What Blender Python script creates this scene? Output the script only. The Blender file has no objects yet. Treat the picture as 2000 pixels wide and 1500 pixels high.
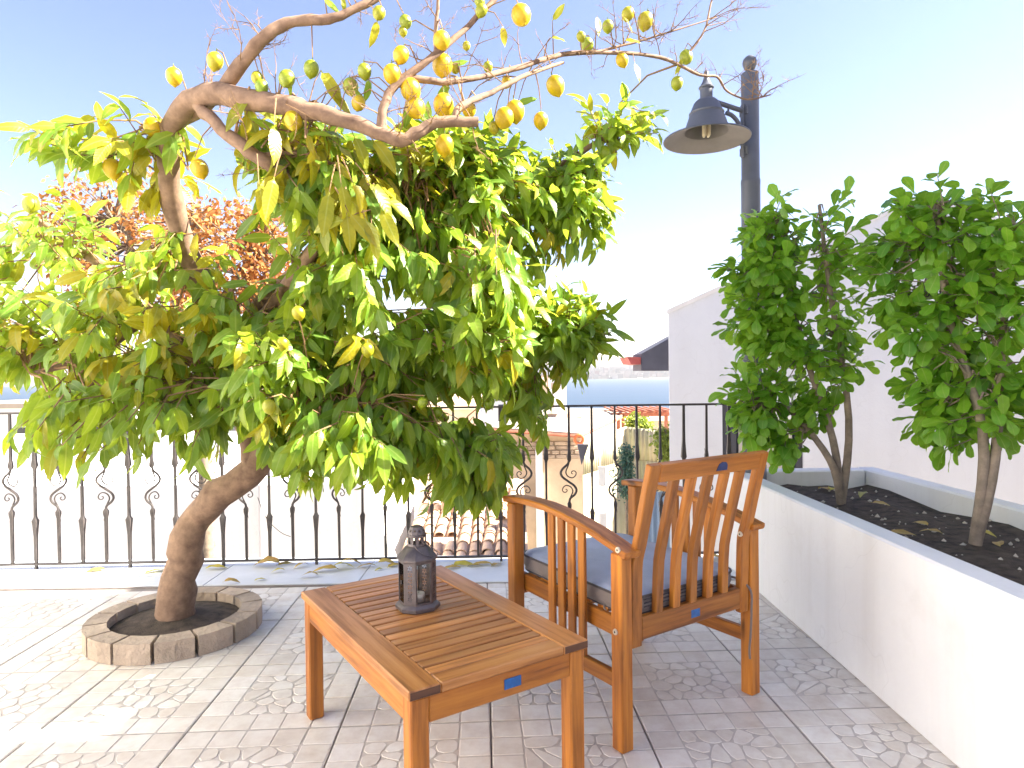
import bpy, bmesh, math, random
import numpy as np
from mathutils import Vector, Matrix, noise

# ------------------------------------------------------------------ camera
SC = bpy.context.scene
COL = SC.collection
H = 1.13
FPX, PITCH, ROLL = 1287.0, 0.0127, 0.0123
_cp, _sp = math.cos(PITCH), math.sin(PITCH)
_fw = Vector((0, _cp, -_sp)); _up0 = Vector((0, _sp, _cp)); _rt0 = Vector((1, 0, 0))
_c, _s = math.cos(ROLL), math.sin(ROLL)
RT = _rt0 * _c - _up0 * _s
UP = _rt0 * _s + _up0 * _c
cam_d = bpy.data.cameras.new('camera')
cam_d.sensor_fit = 'HORIZONTAL'; cam_d.sensor_width = 36.0
cam_d.lens = FPX / 2000.0 * 36.0
cam_d.clip_start = 0.05; cam_d.clip_end = 20000
cam = bpy.data.objects.new('camera', cam_d); COL.objects.link(cam)
M = Matrix((RT, UP, -_fw)).transposed().to_4x4(); M.translation = (0, 0, H)
cam.matrix_world = M
SC.camera = cam

# ------------------------------------------------------------------ world and sun
SUN_AZ = math.radians(-91)      # from the right
SUN_EL = math.radians(40)
SUN_DIR = Vector((-math.sin(SUN_AZ) * math.cos(SUN_EL), math.cos(SUN_AZ) * math.cos(SUN_EL), math.sin(SUN_EL)))
W = bpy.data.worlds.new('World'); SC.world = W; W.use_nodes = True
nt = W.node_tree; nt.nodes.clear()
sky = nt.nodes.new('ShaderNodeTexSky'); sky.sky_type = 'NISHITA'; sky.sun_disc = False
sky.sun_elevation = SUN_EL; sky.sun_rotation = -SUN_AZ
sky.altitude = 30; sky.air_density = 1.0; sky.dust_density = 0.2; sky.ozone_density = 6.0
bg = nt.nodes.new('ShaderNodeBackground'); bg.inputs['Strength'].default_value = 0.060
wo = nt.nodes.new('ShaderNodeOutputWorld')
tint = nt.nodes.new('ShaderNodeMix'); tint.data_type = 'RGBA'; tint.blend_type = 'MULTIPLY'; tint.inputs[0].default_value = 1.0
tint.inputs[7].default_value = (1.30, .93, .84, 1)      # white balance of the photograph
nt.links.new(sky.outputs[0], tint.inputs[6]); nt.links.new(tint.outputs[2], bg.inputs[0]); nt.links.new(bg.outputs[0], wo.inputs[0])
sun_d = bpy.data.lights.new('sun', 'SUN'); sun_d.energy = 5.0; sun_d.angle = math.radians(0.55)
sun_d.color = (1.0, 0.93, 0.80)
sun = bpy.data.objects.new('sun', sun_d); COL.objects.link(sun)
sun.rotation_euler = SUN_DIR.to_track_quat('Z', 'Y').to_euler()
SC.view_settings.view_transform = 'Standard'; SC.view_settings.look = 'None'
SC.view_settings.gamma = 1.0; SC.view_settings.use_curve_mapping = False
SC.view_settings.exposure = 2.72

# ------------------------------------------------------------------ helpers
def ray(px, py):
    dx, dy = px - 1000.0, py - 750.0
    return _fw + RT * (dx / FPX) - UP * (dy / FPX)
def at(px, py, Y):            # the point of the place at depth Y that the photograph shows there
    d = ray(px, py); return Vector((0, 0, H)) + d * (Y / d.y)
def atz(px, py, z):
    d = ray(px, py); return Vector((0, 0, H)) + d * ((z - H) / d.z)
def topx(P):
    v = Vector(P) - Vector((0, 0, H)); d = v.dot(_fw)
    if d < .05: return None
    return 1000 + FPX * v.dot(RT) / d, 750 - FPX * v.dot(UP) / d, d

def tag(o, label=None, cat=None, group=None, kind=None):
    if label: o['label'] = label
    if cat: o['category'] = cat
    if group: o['group'] = group
    if kind: o['kind'] = kind
    return o

def empty(name, loc=(0, 0, 0), rz=0.0):
    o = bpy.data.objects.new(name, None); COL.objects.link(o)
    o.location = loc; o.rotation_euler = (0, 0, rz); o.empty_display_size = .1
    return o

def link(name, me, parent=None, mat4=None):
    o = bpy.data.objects.new(name, me); COL.objects.link(o)
    if parent: o.parent = parent
    if mat4 is not None: o.matrix_basis = mat4
    return o

class MB:
    def __init__(s): s.v = []; s.f = []; s.m = []
    def add(s, vs, fs, mi=0):
        n = len(s.v); s.v += [tuple(p) for p in vs]
        s.f += [tuple(i + n for i in f) for f in fs]; s.m += [mi] * len(fs); return s
    def box(s, x0, x1, y0, y1, z0, z1, mi=0, bev=0):
        if bev:
            return s.loft([rect8(y0 + b, y1 - b, z0 + b, z1 - b, bev, x) for x, b in ((x0, bev), (x0 + bev, 0), (x1 - bev, 0), (x1, bev))], mi)
        vs = [(x, y, z) for x in (x0, x1) for y in (y0, y1) for z in (z0, z1)]
        return s.add(vs, [(0, 1, 3, 2), (4, 6, 7, 5), (0, 4, 5, 1), (2, 3, 7, 6), (0, 2, 6, 4), (1, 5, 7, 3)], mi)
    def loft(s, secs, mi=0, closed=True, caps=True):
        n = len(secs[0]); vs = [p for q in secs for p in q]; fs = []
        for i in range(len(secs) - 1):
            for j in range(n if closed else n - 1):
                k = (j + 1) % n
                fs.append((i * n + j, i * n + k, (i + 1) * n + k, (i + 1) * n + j))
        if caps and closed:
            fs.append(tuple(range(n - 1, -1, -1))); fs.append(tuple((len(secs) - 1) * n + j for j in range(n)))
        return s.add(vs, fs, mi)
    def tube(s, pts, rad, n=8, mi=0, caps=True):
        pts = [Vector(p) for p in pts]
        if not hasattr(rad, '__len__'): rad = [rad] * len(pts)
        secs = []; t0 = (pts[1] - pts[0]).normalized()
        ref = Vector((0, 0, 1)) if abs(t0.z) < .9 else Vector((1, 0, 0))
        x = t0.cross(ref).normalized()
        for i, p in enumerate(pts):
            t = (pts[min(i + 1, len(pts) - 1)] - pts[max(i - 1, 0)])
            if t.length < 1e-9: t = t0
            t = t.normalized(); x = (x - t * x.dot(t))
            x = x.normalized() if x.length > 1e-6 else t.orthogonal().normalized()
            y = t.cross(x)
            secs.append([p + (x * math.cos(a) + y * math.sin(a)) * rad[i] for a in [2 * math.pi * k / n for k in range(n)]])
        return s.loft(secs, mi, True, caps)
    def lathe(s, prof, n=24, c=(0, 0, 0), mi=0, ph=0.0, caps=False):
        cx, cy, cz = c
        secs = [[(cx + r * math.cos(ph + 2 * math.pi * k / n), cy + r * math.sin(ph + 2 * math.pi * k / n), cz + z) for k in range(n)] for r, z in prof]
        return s.loft(secs, mi, True, caps)
    def prism(s, poly, y0, y1, mi=0):   # poly in XZ, extruded along Y
        n = len(poly)
        vs = [(x, y0, z) for x, z in poly] + [(x, y1, z) for x, z in poly]
        fs = [tuple(range(n)), tuple(range(2 * n - 1, n - 1, -1))]
        fs += [(i, i + n, (i + 1) % n + n, (i + 1) % n) for i in range(n)]
        return s.add(vs, fs, mi)
    def mesh(s, name, mats, smooth=None, fixn=True):
        me = bpy.data.meshes.new(name); me.from_pydata(s.v, [], s.f)
        for m in (mats if isinstance(mats, (list, tuple)) else [mats]): me.materials.append(m)
        me.polygons.foreach_set('material_index', s.m)
        if fixn:
            bm = bmesh.new(); bm.from_mesh(me); bmesh.ops.recalc_face_normals(bm, faces=bm.faces[:]); bm.to_mesh(me); bm.free()
        if smooth is not None:
            me.polygons.foreach_set('use_smooth', [True] * len(me.polygons))
            if smooth < 179: me.set_sharp_from_angle(angle=math.radians(smooth))
        me.update(); return me
    def build(s, name, mats, parent=None, smooth=None, mat4=None):
        return link(name, s.mesh(name, mats, smooth), parent, mat4)

def rect8(y0, y1, z0, z1, c, x):
    return [(x, y0 + c, z0), (x, y1 - c, z0), (x, y1, z0 + c), (x, y1, z1 - c), (x, y1 - c, z1), (x, y0 + c, z1), (x, y0, z1 - c), (x, y0, z0 + c)]

def frame(p0, xdir, zdir):      # matrix with X along xdir, Z close to zdir
    x = Vector(xdir).normalized(); z = Vector(zdir); z = (z - x * z.dot(x)).normalized(); y = z.cross(x)
    m = Matrix((x, y, z)).transposed().to_4x4(); m.translation = p0; return m

def board(name, p0, p1, w, t, mat, parent, zdir=(0, 0, 1), bev=.003):
    """straight board from p0 to p1 (centre line), t thick along zdir, w wide across"""
    p0, p1 = Vector(p0), Vector(p1); L = (p1 - p0).length
    b = MB().box(0, L, -w / 2, w / 2, -t / 2, t / 2, 0, bev)
    return link(name, b.mesh(name, mat), parent, frame(p0, p1 - p0, zdir))

def bent(name, path, w, t, mat, parent, bev=.003, across=(1, 0, 0), n=None):
    """board bent along a path; w across, t in the bending plane"""
    path = [Vector(p) for p in path]; ac = Vector(across).normalized()
    x = (path[-1] - path[0]).normalized(); m = frame(path[0], x, ac); inv = m.inverted()
    secs = []
    def sec(p, tan, ins):
        nn = ac.cross(tan).normalized(); c = bev
        ww, tt = w / 2 - ins, t / 2 - ins
        pr = [(-ww + c, -tt), (ww - c, -tt), (ww, -tt + c), (ww, tt - c), (ww - c, tt), (-ww + c, tt), (-ww, tt - c), (-ww, -tt + c)]
        return [inv @ (p + ac * a + nn * b_) for a, b_ in pr]
    for i, p in enumerate(path):
        tan = (path[min(i + 1, len(path) - 1)] - path[max(i - 1, 0)]).normalized()
        if i == 0: secs.append(sec(p, tan, bev)); p = p + tan * bev
        if i == len(path) - 1:
            secs.append(sec(p - tan * bev, tan, 0)); secs.append(sec(p, tan, bev)); continue
        secs.append(sec(p, tan, 0))
    b = MB().loft(secs)
    return link(name, b.mesh(name, mat, 30), parent, m)

def smooth_path(pts, k=4):
    pts = [Vector(p) for p in pts]; out = []
    for i in range(len(pts) - 1):
        p0 = pts[max(i - 1, 0)]; p1 = pts[i]; p2 = pts[i + 1]; p3 = pts[min(i + 2, len(pts) - 1)]
        for j in range(k):
            t = j / k
            out.append(.5 * ((2 * p1) + (p2 - p0) * t + (2 * p0 - 5 * p1 + 4 * p2 - p3) * t * t + (3 * p1 - p0 - 3 * p2 + p3) * t ** 3))
    out.append(pts[-1]); return out

# ------------------------------------------------------------------ materials
class NT:
    def __init__(s, name):
        s.mat = bpy.data.materials.new(name); s.mat.use_nodes = True; s.t = s.mat.node_tree; s.t.nodes.clear()
        s.out = s.n('OutputMaterial')
    def n(s, typ, **kw):
        nd = s.t.nodes.new('ShaderNode' + typ)
        for k, v in kw.items():
            if k in nd.inputs.keys(): nd.inputs[k].default_value = v
            else: setattr(nd, k, v)
        return nd
    def l(s, a, b): s.t.links.new(a, b)
    def ramp(s, fac, stops):
        r = s.n('ValToRGB'); e = r.color_ramp.elements
        while len(e) < len(stops): e.new(.5)
        for i, (p, c) in enumerate(stops): e[i].position = p; e[i].color = (*c, 1) if len(c) == 3 else c
        s.l(fac, r.inputs[0]); return r.outputs[0]
    def coord(s, scale=(1, 1, 1), rand=0.0, kind='Object'):
        tc = s.n('TexCoord'); mp = s.n('Mapping'); mp.inputs['Scale'].default_value = scale
        s.l(tc.outputs[kind], mp.inputs['Vector'])
        if rand:
            oi = s.n('ObjectInfo'); mu = s.n('Math', operation='MULTIPLY'); mu.inputs[1].default_value = rand
            s.l(oi.outputs['Random'], mu.inputs[0]); cx = s.n('CombineXYZ')
            for i in range(3): s.l(mu.outputs[0], cx.inputs[i])
            s.l(cx.outputs[0], mp.inputs['Location'])
        return mp.outputs[0]
    def noise(s, vec, scale, detail=4, rough=.55):
        nz = s.n('TexNoise'); nz.inputs['Scale'].default_value = scale; nz.inputs['Detail'].default_value = detail
        nz.inputs['Roughness'].default_value = rough
        if vec is not None: s.l(vec, nz.inputs['Vector'])
        return nz.outputs['Fac']
    def mix(s, fac, a, b, mode='MIX'):
        m = s.n('Mix', data_type='RGBA', blend_type=mode)
        for sock, v in ((m.inputs[0], fac), (m.inputs[6], a), (m.inputs[7], b)):
            if isinstance(v, (int, float)): sock.default_value = v
            elif isinstance(v, tuple): sock.default_value = (*v, 1)
            else: s.l(v, sock)
        return m.outputs[2]
    def bsdf(s, color, rough=.5, bump=None, bstr=.2, bdist=.002, **kw):
        p = s.n('BsdfPrincipled')
        for k, v in kw.items(): p.inputs[k].default_value = v
        if isinstance(color, tuple): p.inputs['Base Color'].default_value = (*color, 1)
        else: s.l(color, p.inputs['Base Color'])
        if isinstance(rough, (int, float)): p.inputs['Roughness'].default_value = rough
        else: s.l(rough, p.inputs['Roughness'])
        if bump is not None:
            b = s.n('Bump'); b.inputs['Strength'].default_value = bstr; b.inputs['Distance'].default_value = bdist
            s.l(bump, b.inputs['Height']); s.l(b.outputs[0], p.inputs['Normal'])
        s.l(p.outputs[0], s.out.inputs[0]); return p

def m_wood(name, dark, mid, light, rough=.42):
    t = NT(name)
    g = t.noise(t.coord((1.6, 26, 26), 40), 1.6, 6, .62)
    g2 = t.noise(t.coord((.8, 6, 6), 40), 1.7, 3)
    knots = t.noise(t.coord((3.0, 9, 9), 60), 1.3, 2)
    c = t.ramp(g, [(.30, tuple(.62 * x for x in dark)), (.40, dark), (.52, mid), (.72, light)])
    c = t.mix(t.ramp(g2, [(.35, (0, 0, 0)), (.7, (1, 1, 1))]), c, t.mix(.55, c, light), 'MIX')
    k = t.ramp(knots, [(.70, (0, 0, 0)), (.78, (1, 1, 1))])
    c = t.mix(k, c, tuple(.45 * x for x in dark))
    oi = t.n('ObjectInfo'); hv = t.n('HueSaturation')
    mr = t.n('MapRange'); mr.inputs[3].default_value = .66; mr.inputs[4].default_value = 1.18
    t.l(oi.outputs['Random'], mr.inputs[0]); t.l(mr.outputs[0], hv.inputs['Value']); t.l(c, hv.inputs['Color'])
    t.bsdf(hv.outputs[0], t.ramp(g, [(.3, (rough + .12,) * 3), (.7, (rough - .06,) * 3)]), g, .35, .0012)
    return t.mat
WOOD = m_wood('oiled_acacia', (.23, .066, .008), (.40, .128, .014), (.54, .205, .026))
WOODTOP = m_wood('weathered_acacia', (.27, .095, .022), (.43, .17, .042), (.55, .26, .085), .38)
ENDGRAIN = m_wood('end_grain', (.075, .028, .014), (.11, .042, .02), (.17, .07, .03), .55)

def m_simple(name, col, rough=.6, var=.12, scale=6, bump=.15, bd=.003, rnd=10, **kw):
    t = NT(name); v = t.coord((1, 1, 1), rnd); g = t.noise(v, scale, 6, .6)
    c = t.ramp(g, [(.3, tuple(x * (1 - var) for x in col)), (.7, tuple(min(1, x * (1 + var)) for x in col))])
    t.bsdf(c, rough, t.noise(v, scale * 9, 3), bump, bd, **kw); return t.mat
IRON = m_simple('wrought_iron', (.045, .036, .034), .55, .35, 18, .35, .002)
LAMPMET = m_simple('lamp_grey_paint', (.078, .085, .108), .5, .18, 6, .06, .001)
LAMPIN = m_simple('lamp_inner_paint', (.16, .145, .14), .6, .15, 8, .06, .001)
def m_stucco(name, col, stain):
    t = NT(name); v = t.coord((1, 1, 1), 10)
    c = t.ramp(t.noise(v, 1.7, 6, .6), [(.3, tuple(x * .93 for x in col)), (.7, col)])
    streak = t.ramp(t.noise(t.coord((7, 7, .55), 10), 1.0, 5, .6), [(.46, (1, 1, 1)), (.78, stain)])
    blot = t.ramp(t.noise(v, 4.5, 6, .7), [(.55, (1, 1, 1)), (.8, stain)])
    c = t.mix(.42, c, streak, 'MULTIPLY'); c = t.mix(.35, c, blot, 'MULTIPLY')
    crack = t.n('TexVoronoi', feature='DISTANCE_TO_EDGE'); crack.inputs['Scale'].default_value = 1.3
    wv = t.n('Vector' + 'Math', operation='ADD'); nn = t.n('TexNoise'); nn.inputs['Scale'].default_value = 3.0; t.l(v, nn.inputs['Vector'])
    t.l(v, wv.inputs[0]); t.l(nn.outputs['Color'], wv.inputs[1]); t.l(wv.outputs[0], crack.inputs['Vector'])
    ck = t.ramp(crack.outputs['Distance'], [(.0, (.72, .70, .68)), (.006, (1, 1, 1))])
    c = t.mix(.22, c, ck, 'MULTIPLY')
    t.bsdf(c, .92, t.noise(v, 26, 5, .65), .45, .006); return t.mat
STUCCO = m_stucco('white_stucco', (.80, .79, .785), (.80, .77, .73))
STUCCO_SHADE = m_stucco('white_stucco_shade_tint', (.57, .585, .63), (.93, .92, .92))  # gable's shade put into the colour: white stucco made darker and lavender
STUCCO_AGED = m_stucco('white_stucco_aged', (.64, .63, .63), (.78, .74, .70))
PLASTER = m_simple('beige_plaster', (.52, .40, .28), .9, .2, 1.6, .4, .01)
PALEROOF = m_simple('pale_roof_screed', (.33, .28, .225), .9, .25, .9, .3, .01)
STONE = m_simple('rubble_stone', (.38, .30, .23), .95, .3, 4, .6, .02)
TERRA = m_simple('terracotta', (.48, .33, .23), .85, .3, 3, .3, .005)
MARBLE = m_simple('pale_marble', (.60, .62, .65), .38, .10, 5, .08, .001)
CONCRETE = m_simple('concrete', (.40, .38, .35), .9, .15, 3, .4, .004)
EARTH = m_simple('dry_earth', (.50, .44, .36), .95, .2, .6, .5, .05)
SOIL = m_simple('dark_soil', (.10, .072, .052), .95, .55, 22, 1.0, .03)
DARKFRAME = m_simple('dark_window_frame', (.05, .05, .062), .5, .1, 8, .05, .001)
DARKROOF = m_simple('slate_fascia', (.085, .085, .11), .7, .15, 4, .2, .003)
REDPAINT = m_simple('faded_red_paint', (.36, .07, .06), .6, .2, 6, .1, .002)
RUSTWOOD = m_simple('red_brown_timber', (.34, .12, .07), .8, .25, 7, .3, .003)
ORANGE = m_simple('lifebuoy_orange', (.62, .16, .05), .6, .1, 6, .1, .002)
BLUELABEL = m_simple('blue_label', (.012, .10, .32), .4, .35, 40, .05, .0005)
NAVYLABEL = m_simple('navy_label', (.01, .03, .13), .4, .3, 40, .05, .0005)
STEELBOLT = m_simple('pale_bolt', (.62, .52, .40), .4, .15, 40, .05, .0005)
BEIGEPANEL = m_simple('beige_shutter', (.42, .39, .34), .7, .1, 6, .1, .002)
BLUESHEET = m_simple('blue_grey_sheet', (.28, .36, .44), .55, .12, 4, .1, .002)
WAX = m_simple('candle_wax', (.78, .75, .68), .5, .04, 10, .05, .001)
ALU = m_simple('tealight_cup', (.62, .62, .64), .35, .05, 10, .05, .001, Metallic=.8)
CFL = m_simple('bulb_glass', (.72, .60, .42), .3, .08, 10, .02, .001)

def m_glass(name, tint=(.93, .95, .96)):
    t = NT(name); tr = t.n('BsdfTransparent'); tr.inputs[0].default_value = (*tint, 1)
    gl = t.n('BsdfGlossy'); gl.inputs['Roughness'].default_value = .04
    fr = t.n('Fresnel'); fr.inputs[0].default_value = 1.5
    mx = t.n('MixShader'); t.l(fr.outputs[0], mx.inputs[0]); t.l(tr.outputs[0], mx.inputs[1]); t.l(gl.outputs[0], mx.inputs[2])
    t.l(mx.outputs[0], t.out.inputs[0]); return t.mat
GLASS = m_glass('lantern_glass')
t = NT('window_glass'); t.bsdf((.03, .035, .045), .06); WINGLASS = t.mat

def m_lantern():
    t = NT('lantern_painted_tin'); v = t.coord((1, 1, 1), 3); g = t.noise(v, 30, 5)
    c = t.ramp(g, [(.35, (.075, .062, .064)), (.6, (.12, .10, .102)), (.8, (.19, .13, .09))])
    t.bsdf(c, .42, t.noise(v, 90, 2), .1, .0006, Metallic=.35); return t.mat
TIN = m_lantern()

def m_tile():
    t = NT('tile_stone'); v = t.coord((1, 1, 1), 30)
    ge = t.n('NewGeometry')
    base = t.ramp(ge.outputs['Random Per Island'], [(0, (.66, .615, .55)), (.5, (.73, .69, .63)), (1, (.78, .75, .70))])
    mott = t.ramp(t.noise(v, 14, 6, .65), [(.3, (.84, .79, .76)), (.62, (1, 1, 1)), (.8, (1.0, .95, .90))])
    c = t.mix(1.0, base, mott, 'MULTIPLY')
    dirt = t.ramp(t.noise(t.coord((1, 1, 1), 0, 'Generated'), 2.2, 4), [(.4, (1, 1, 1)), (.75, (.9, .86, .82))])
    oi = t.n('ObjectInfo'); vr = t.ramp(oi.outputs['Random'], [(0, (.94, .92, .90)), (.5, (1, 1, 1)), (1, (1.06, 1.06, 1.05))])
    wear = t.ramp(t.noise(t.coord((1, 1, 1), 50), 5.5, 6, .7), [(.52, (1, 1, 1)), (.72, (.80, .75, .70))])
    c = t.mix(1.0, c, vr, 'MULTIPLY'); c = t.mix(.5, c, wear, 'MULTIPLY')
    t.bsdf(t.mix(.7, c, dirt, 'MULTIPLY'), t.ramp(t.noise(v, 22, 3), [(.3, (.33,) * 3), (.7, (.52,) * 3)]), t.noise(v, 60, 4), .25, .0012)
    return t.mat
TILE = m_tile()
TGROUT = m_simple('tile_relief_grout', (.50, .45, .405), .8, .15, 20, .3, .001)
JOINT = m_simple('floor_joint_grout', (.24, .21, .20), .9, .2, 12, .4, .001)

def m_fabric(name, col, stripe=None):
    t = NT(name); v = t.coord((1, 1, 1)); w = t.n('TexWave', bands_direction='X'); w.inputs['Scale'].default_value = 260
    w2 = t.n('TexWave', bands_direction='Y'); w2.inputs['Scale'].default_value = 260
    t.l(v, w.inputs[0]); t.l(v, w2.inputs[0])
    g = t.noise(v, 9, 5)
    c = t.ramp(g, [(.3, tuple(x * .86 for x in col)), (.7, tuple(x * 1.12 for x in col))])
    ad = t.n('Math', operation='ADD'); t.l(w.outputs['Fac'], ad.inputs[0]); t.l(w2.outputs['Fac'], ad.inputs[1])
    t.bsdf(c, .85, ad.outputs[0], .25, .0006, **{'Sheen Weight': .25}); return t.mat
CUSHTOP = m_fabric('grey_canvas_sky_tint', (.29, .34, .47))  # sky reflection painted into the grey canvas as slate blue
CUSHSIDE = m_fabric('grey_canvas_wood_tint', (.19, .155, .14))  # brown bounce from the wood painted into the same grey canvas
PIPING = m_fabric('dark_piping', (.06, .05, .05))

def m_leaf(name, stops, trans, tfac=.42, rough=.38, bump=True):
    t = NT(name); ge = t.n('NewGeometry'); oi = t.n('ObjectInfo')
    ad = t.n('Math', operation='ADD'); t.l(ge.outputs['Random Per Island'], ad.inputs[0]); t.l(oi.outputs['Random'], ad.inputs[1])
    fr = t.n('Math', operation='FRACT'); t.l(ad.outputs[0], fr.inputs[0])
    c = t.ramp(fr.outputs[0], stops)
    tc0 = t.n('TexCoord'); sx = t.n('SeparateXYZ'); t.l(tc0.outputs['UV'], sx.inputs[0])
    def mth(op, a, b=None):
        m = t.n('Math', operation=op)
        for k_, v_ in enumerate((a, b)):
            if v_ is None: continue
            if isinstance(v_, (int, float)): m.inputs[k_].default_value = v_
            else: t.l(v_, m.inputs[k_])
        return m.outputs[0]
    ay = mth('ABSOLUTE', mth('SUBTRACT', sx.outputs[1], .5))
    rib = t.ramp(ay, [(.006, (1, 1, 1)), (.022, (0, 0, 0))])
    vein = mth('SINE', mth('MULTIPLY', mth('SUBTRACT', sx.outputs[0], mth('MULTIPLY', ay, .9)), 62.0))
    veinc = t.ramp(vein, [(.0, (.96, .97, .95)), (.9, (1, 1, 1)), (1.0, (1.08, 1.06, 1.0))])
    nz = t.n('TexNoise'); nz.inputs['Scale'].default_value = 5.0; nz.inputs['Detail'].default_value = 3.0; t.l(tc0.outputs['UV'], nz.inputs['Vector'])
    nz.noise_dimensions = '4D'; t.l(mth('MULTIPLY', fr.outputs[0], 37.0), nz.inputs['W'])
    blot = t.ramp(nz.outputs['Fac'], [(.33, (.74, .82, .68)), (.66, (1.12, 1.08, 1))])
    c = t.mix(1.0, c, blot, 'MULTIPLY'); c = t.mix(1.0, c, veinc, 'MULTIPLY')
    c = t.mix(rib, c, t.mix(.45, c, (.45, .50, .14)))
    p = t.n('BsdfPrincipled')
    bp = t.n('Bump'); bp.inputs['Strength'].default_value = .10; bp.inputs['Distance'].default_value = .002; t.l(vein, bp.inputs['Height']); t.l(bp.outputs[0], p.inputs['Normal']); t.l(c, p.inputs['Base Color']); p.inputs['Roughness'].default_value = rough
    tl = t.n('BsdfTranslucent')
    tc = t.mix(.35, trans, c); t.l(tc, tl.inputs[0])
    mx = t.n('MixShader'); mx.inputs[0].default_value = tfac
    t.l(p.outputs[0], mx.inputs[1]); t.l(tl.outputs[0], mx.inputs[2]); t.l(mx.outputs[0], t.out.inputs[0]); return t.mat
LEAF_G = m_leaf('lemon_leaf_green', [(0, (.085, .19, .03)), (.4, (.145, .28, .035)), (.8, (.22, .36, .035)), (1, (.31, .41, .04))], (.60, .68, .04), .5)
LEAF_Y = m_leaf('lemon_leaf_yellowing', [(0, (.26, .30, .025)), (.5, (.37, .35, .022)), (1, (.47, .38, .02))], (.58, .49, .02), .45)
LEAF_S = m_leaf('shrub_leaf', [(0, (.08, .22, .02)), (.5, (.16, .37, .03)), (1, (.27, .48, .04))], (.42, .66, .05), .48)
LEAF_A = m_leaf('dry_leaf', [(0, (.22, .07, .025)), (.5, (.42, .15, .045)), (1, (.55, .30, .09))], (.6, .25, .06), .35, .7)
LEAF_F = m_leaf('fallen_leaf_skin', [(0, (.50, .42, .04)), (.35, (.60, .46, .08)), (.7, (.45, .25, .08)), (1, (.42, .44, .16))], (.6, .5, .05), .2, .6)
LEAF_C = m_leaf('conifer_needles', [(0, (.03, .09, .08)), (1, (.08, .18, .16))], (.1, .25, .2), .2)
LEAF_V = m_leaf('village_shrub_leaf', [(0, (.10, .17, .03)), (1, (.30, .34, .05))], (.4, .5, .05), .3)

def m_bark(name, a, b, sc=18):
    t = NT(name); v = t.coord((1, 1, 1)); g = t.noise(v, sc, 6, .65)
    c = t.ramp(g, [(.3, a), (.65, b)]); t.bsdf(c, .85, g, .6, .006); return t.mat
BARK = m_bark('lemon_bark', (.12, .07, .045), (.29, .185, .12))
TWIG = m_bark('twig_bark', (.15, .085, .04), (.30, .18, .085), 30)
BARK2 = m_bark('shrub_bark', (.14, .11, .08), (.28, .22, .16))

def m_lemon():
    t = NT('lemon_peel'); oi = t.n('ObjectInfo'); v = t.coord((1, 1, 1), 4)
    ripe = t.ramp(t.noise(v, 16, 4), [(.3, (.50, .31, .004)), (.7, (.58, .41, .008))])
    green = t.ramp(t.noise(v, 20, 4), [(.3, (.11, .20, .01)), (.7, (.26, .33, .014))])
    c = t.mix(oi.outputs['Alpha'], green, ripe)     # object colour alpha = ripeness
    t.bsdf(c, .38, t.noise(v, 300, 2), .25, .0012, **{'Subsurface Weight': .0}); return t.mat
LEMON = m_lemon()
CALYX = m_simple('green_calyx', (.12, .18, .04), .7, .2, 30, .1, .001)

def m_sea():
    t = NT('sea_water'); v = t.coord((.004, .03, 1)); g = t.noise(v, 1.0, 6, .6)
    c = t.ramp(g, [(.3, (.020, .042, .075)), (.7, (.040, .068, .105))])
    t.bsdf(c, .5, t.noise(t.coord((.15, .5, 1)), 1.0, 4), .25, .5, **{'Specular IOR Level': .25}); return t.mat
SEA = m_sea()
def m_city():
    t = NT('far_city_walls'); ge = t.n('NewGeometry')
    c = t.ramp(ge.outputs['Random Per Island'], [(0, (.09, .075, .06)), (.4, (.18, .14, .11)), (.75, (.30, .25, .21)), (1, (.16, .08, .055))])
    t.bsdf(c, .9); return t.mat
CITY = m_city()
HILLS = m_simple('far_hill_scrub', (.12, .12, .10), .95, .25, .004, 0, 1)
def m_corr():
    t = NT('weathered_corrugated_sheet'); v = t.coord((1, 1, 1), 20)
    c = t.ramp(t.noise(t.coord((9, 9, .5), 20), 1.0, 5), [(.25, (.33, .36, .22)), (.5, (.52, .47, .34)), (.8, (.60, .55, .43))])
    d = t.ramp(t.noise(v, 2.0, 5), [(.3, (.75, .72, .66)), (.6, (1, 1, 1))])
    t.bsdf(t.mix(1, c, d, 'MULTIPLY'), .8); return t.mat
CORR = m_corr()

# ------------------------------------------------------------------ ground, sea, far shore, terrace
rng = random.Random(7)
def ground_z(Y):
    pts = [(4.1, -3.2), (15, -3.6), (30, -5), (80, -10), (250, -20), (480, -25.5), (800, -40)]
    if Y <= pts[0][0]: return pts[0][1]
    for (a, za), (b, zb) in zip(pts, pts[1:]):
        if Y <= b: return za + (zb - za) * (Y - a) / (b - a)
    return pts[-1][1]
ys = [-60, 0, 4.1, 6, 8, 10, 12, 15, 20, 25, 30, 40, 60, 80, 120, 170, 250, 350, 480, 800]
xs = [-700, -300, -120, -60, -30, -15, -8, -4, 0, 4, 8, 15, 30, 60, 120, 300, 700]
b = MB(); vs = [(x, y, ground_z(y) + (rng.uniform(-.1, .1) if y > 5 else 0)) for y in ys for x in xs]; nx = len(xs)
b.add(vs, [(j * nx + i, j * nx + i + 1, (j + 1) * nx + i + 1, (j + 1) * nx + i) for j in range(len(ys) - 1) for i in range(nx - 1)])
tag(b.build('ground', EARTH, None, 60), kind='structure')
tag(MB().add([(-9000, 300, -25), (9000, 300, -25), (9000, 5200, -25), (-9000, 5200, -25)], [(0, 1, 2, 3)]).build('sea', SEA), kind='structure')
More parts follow.
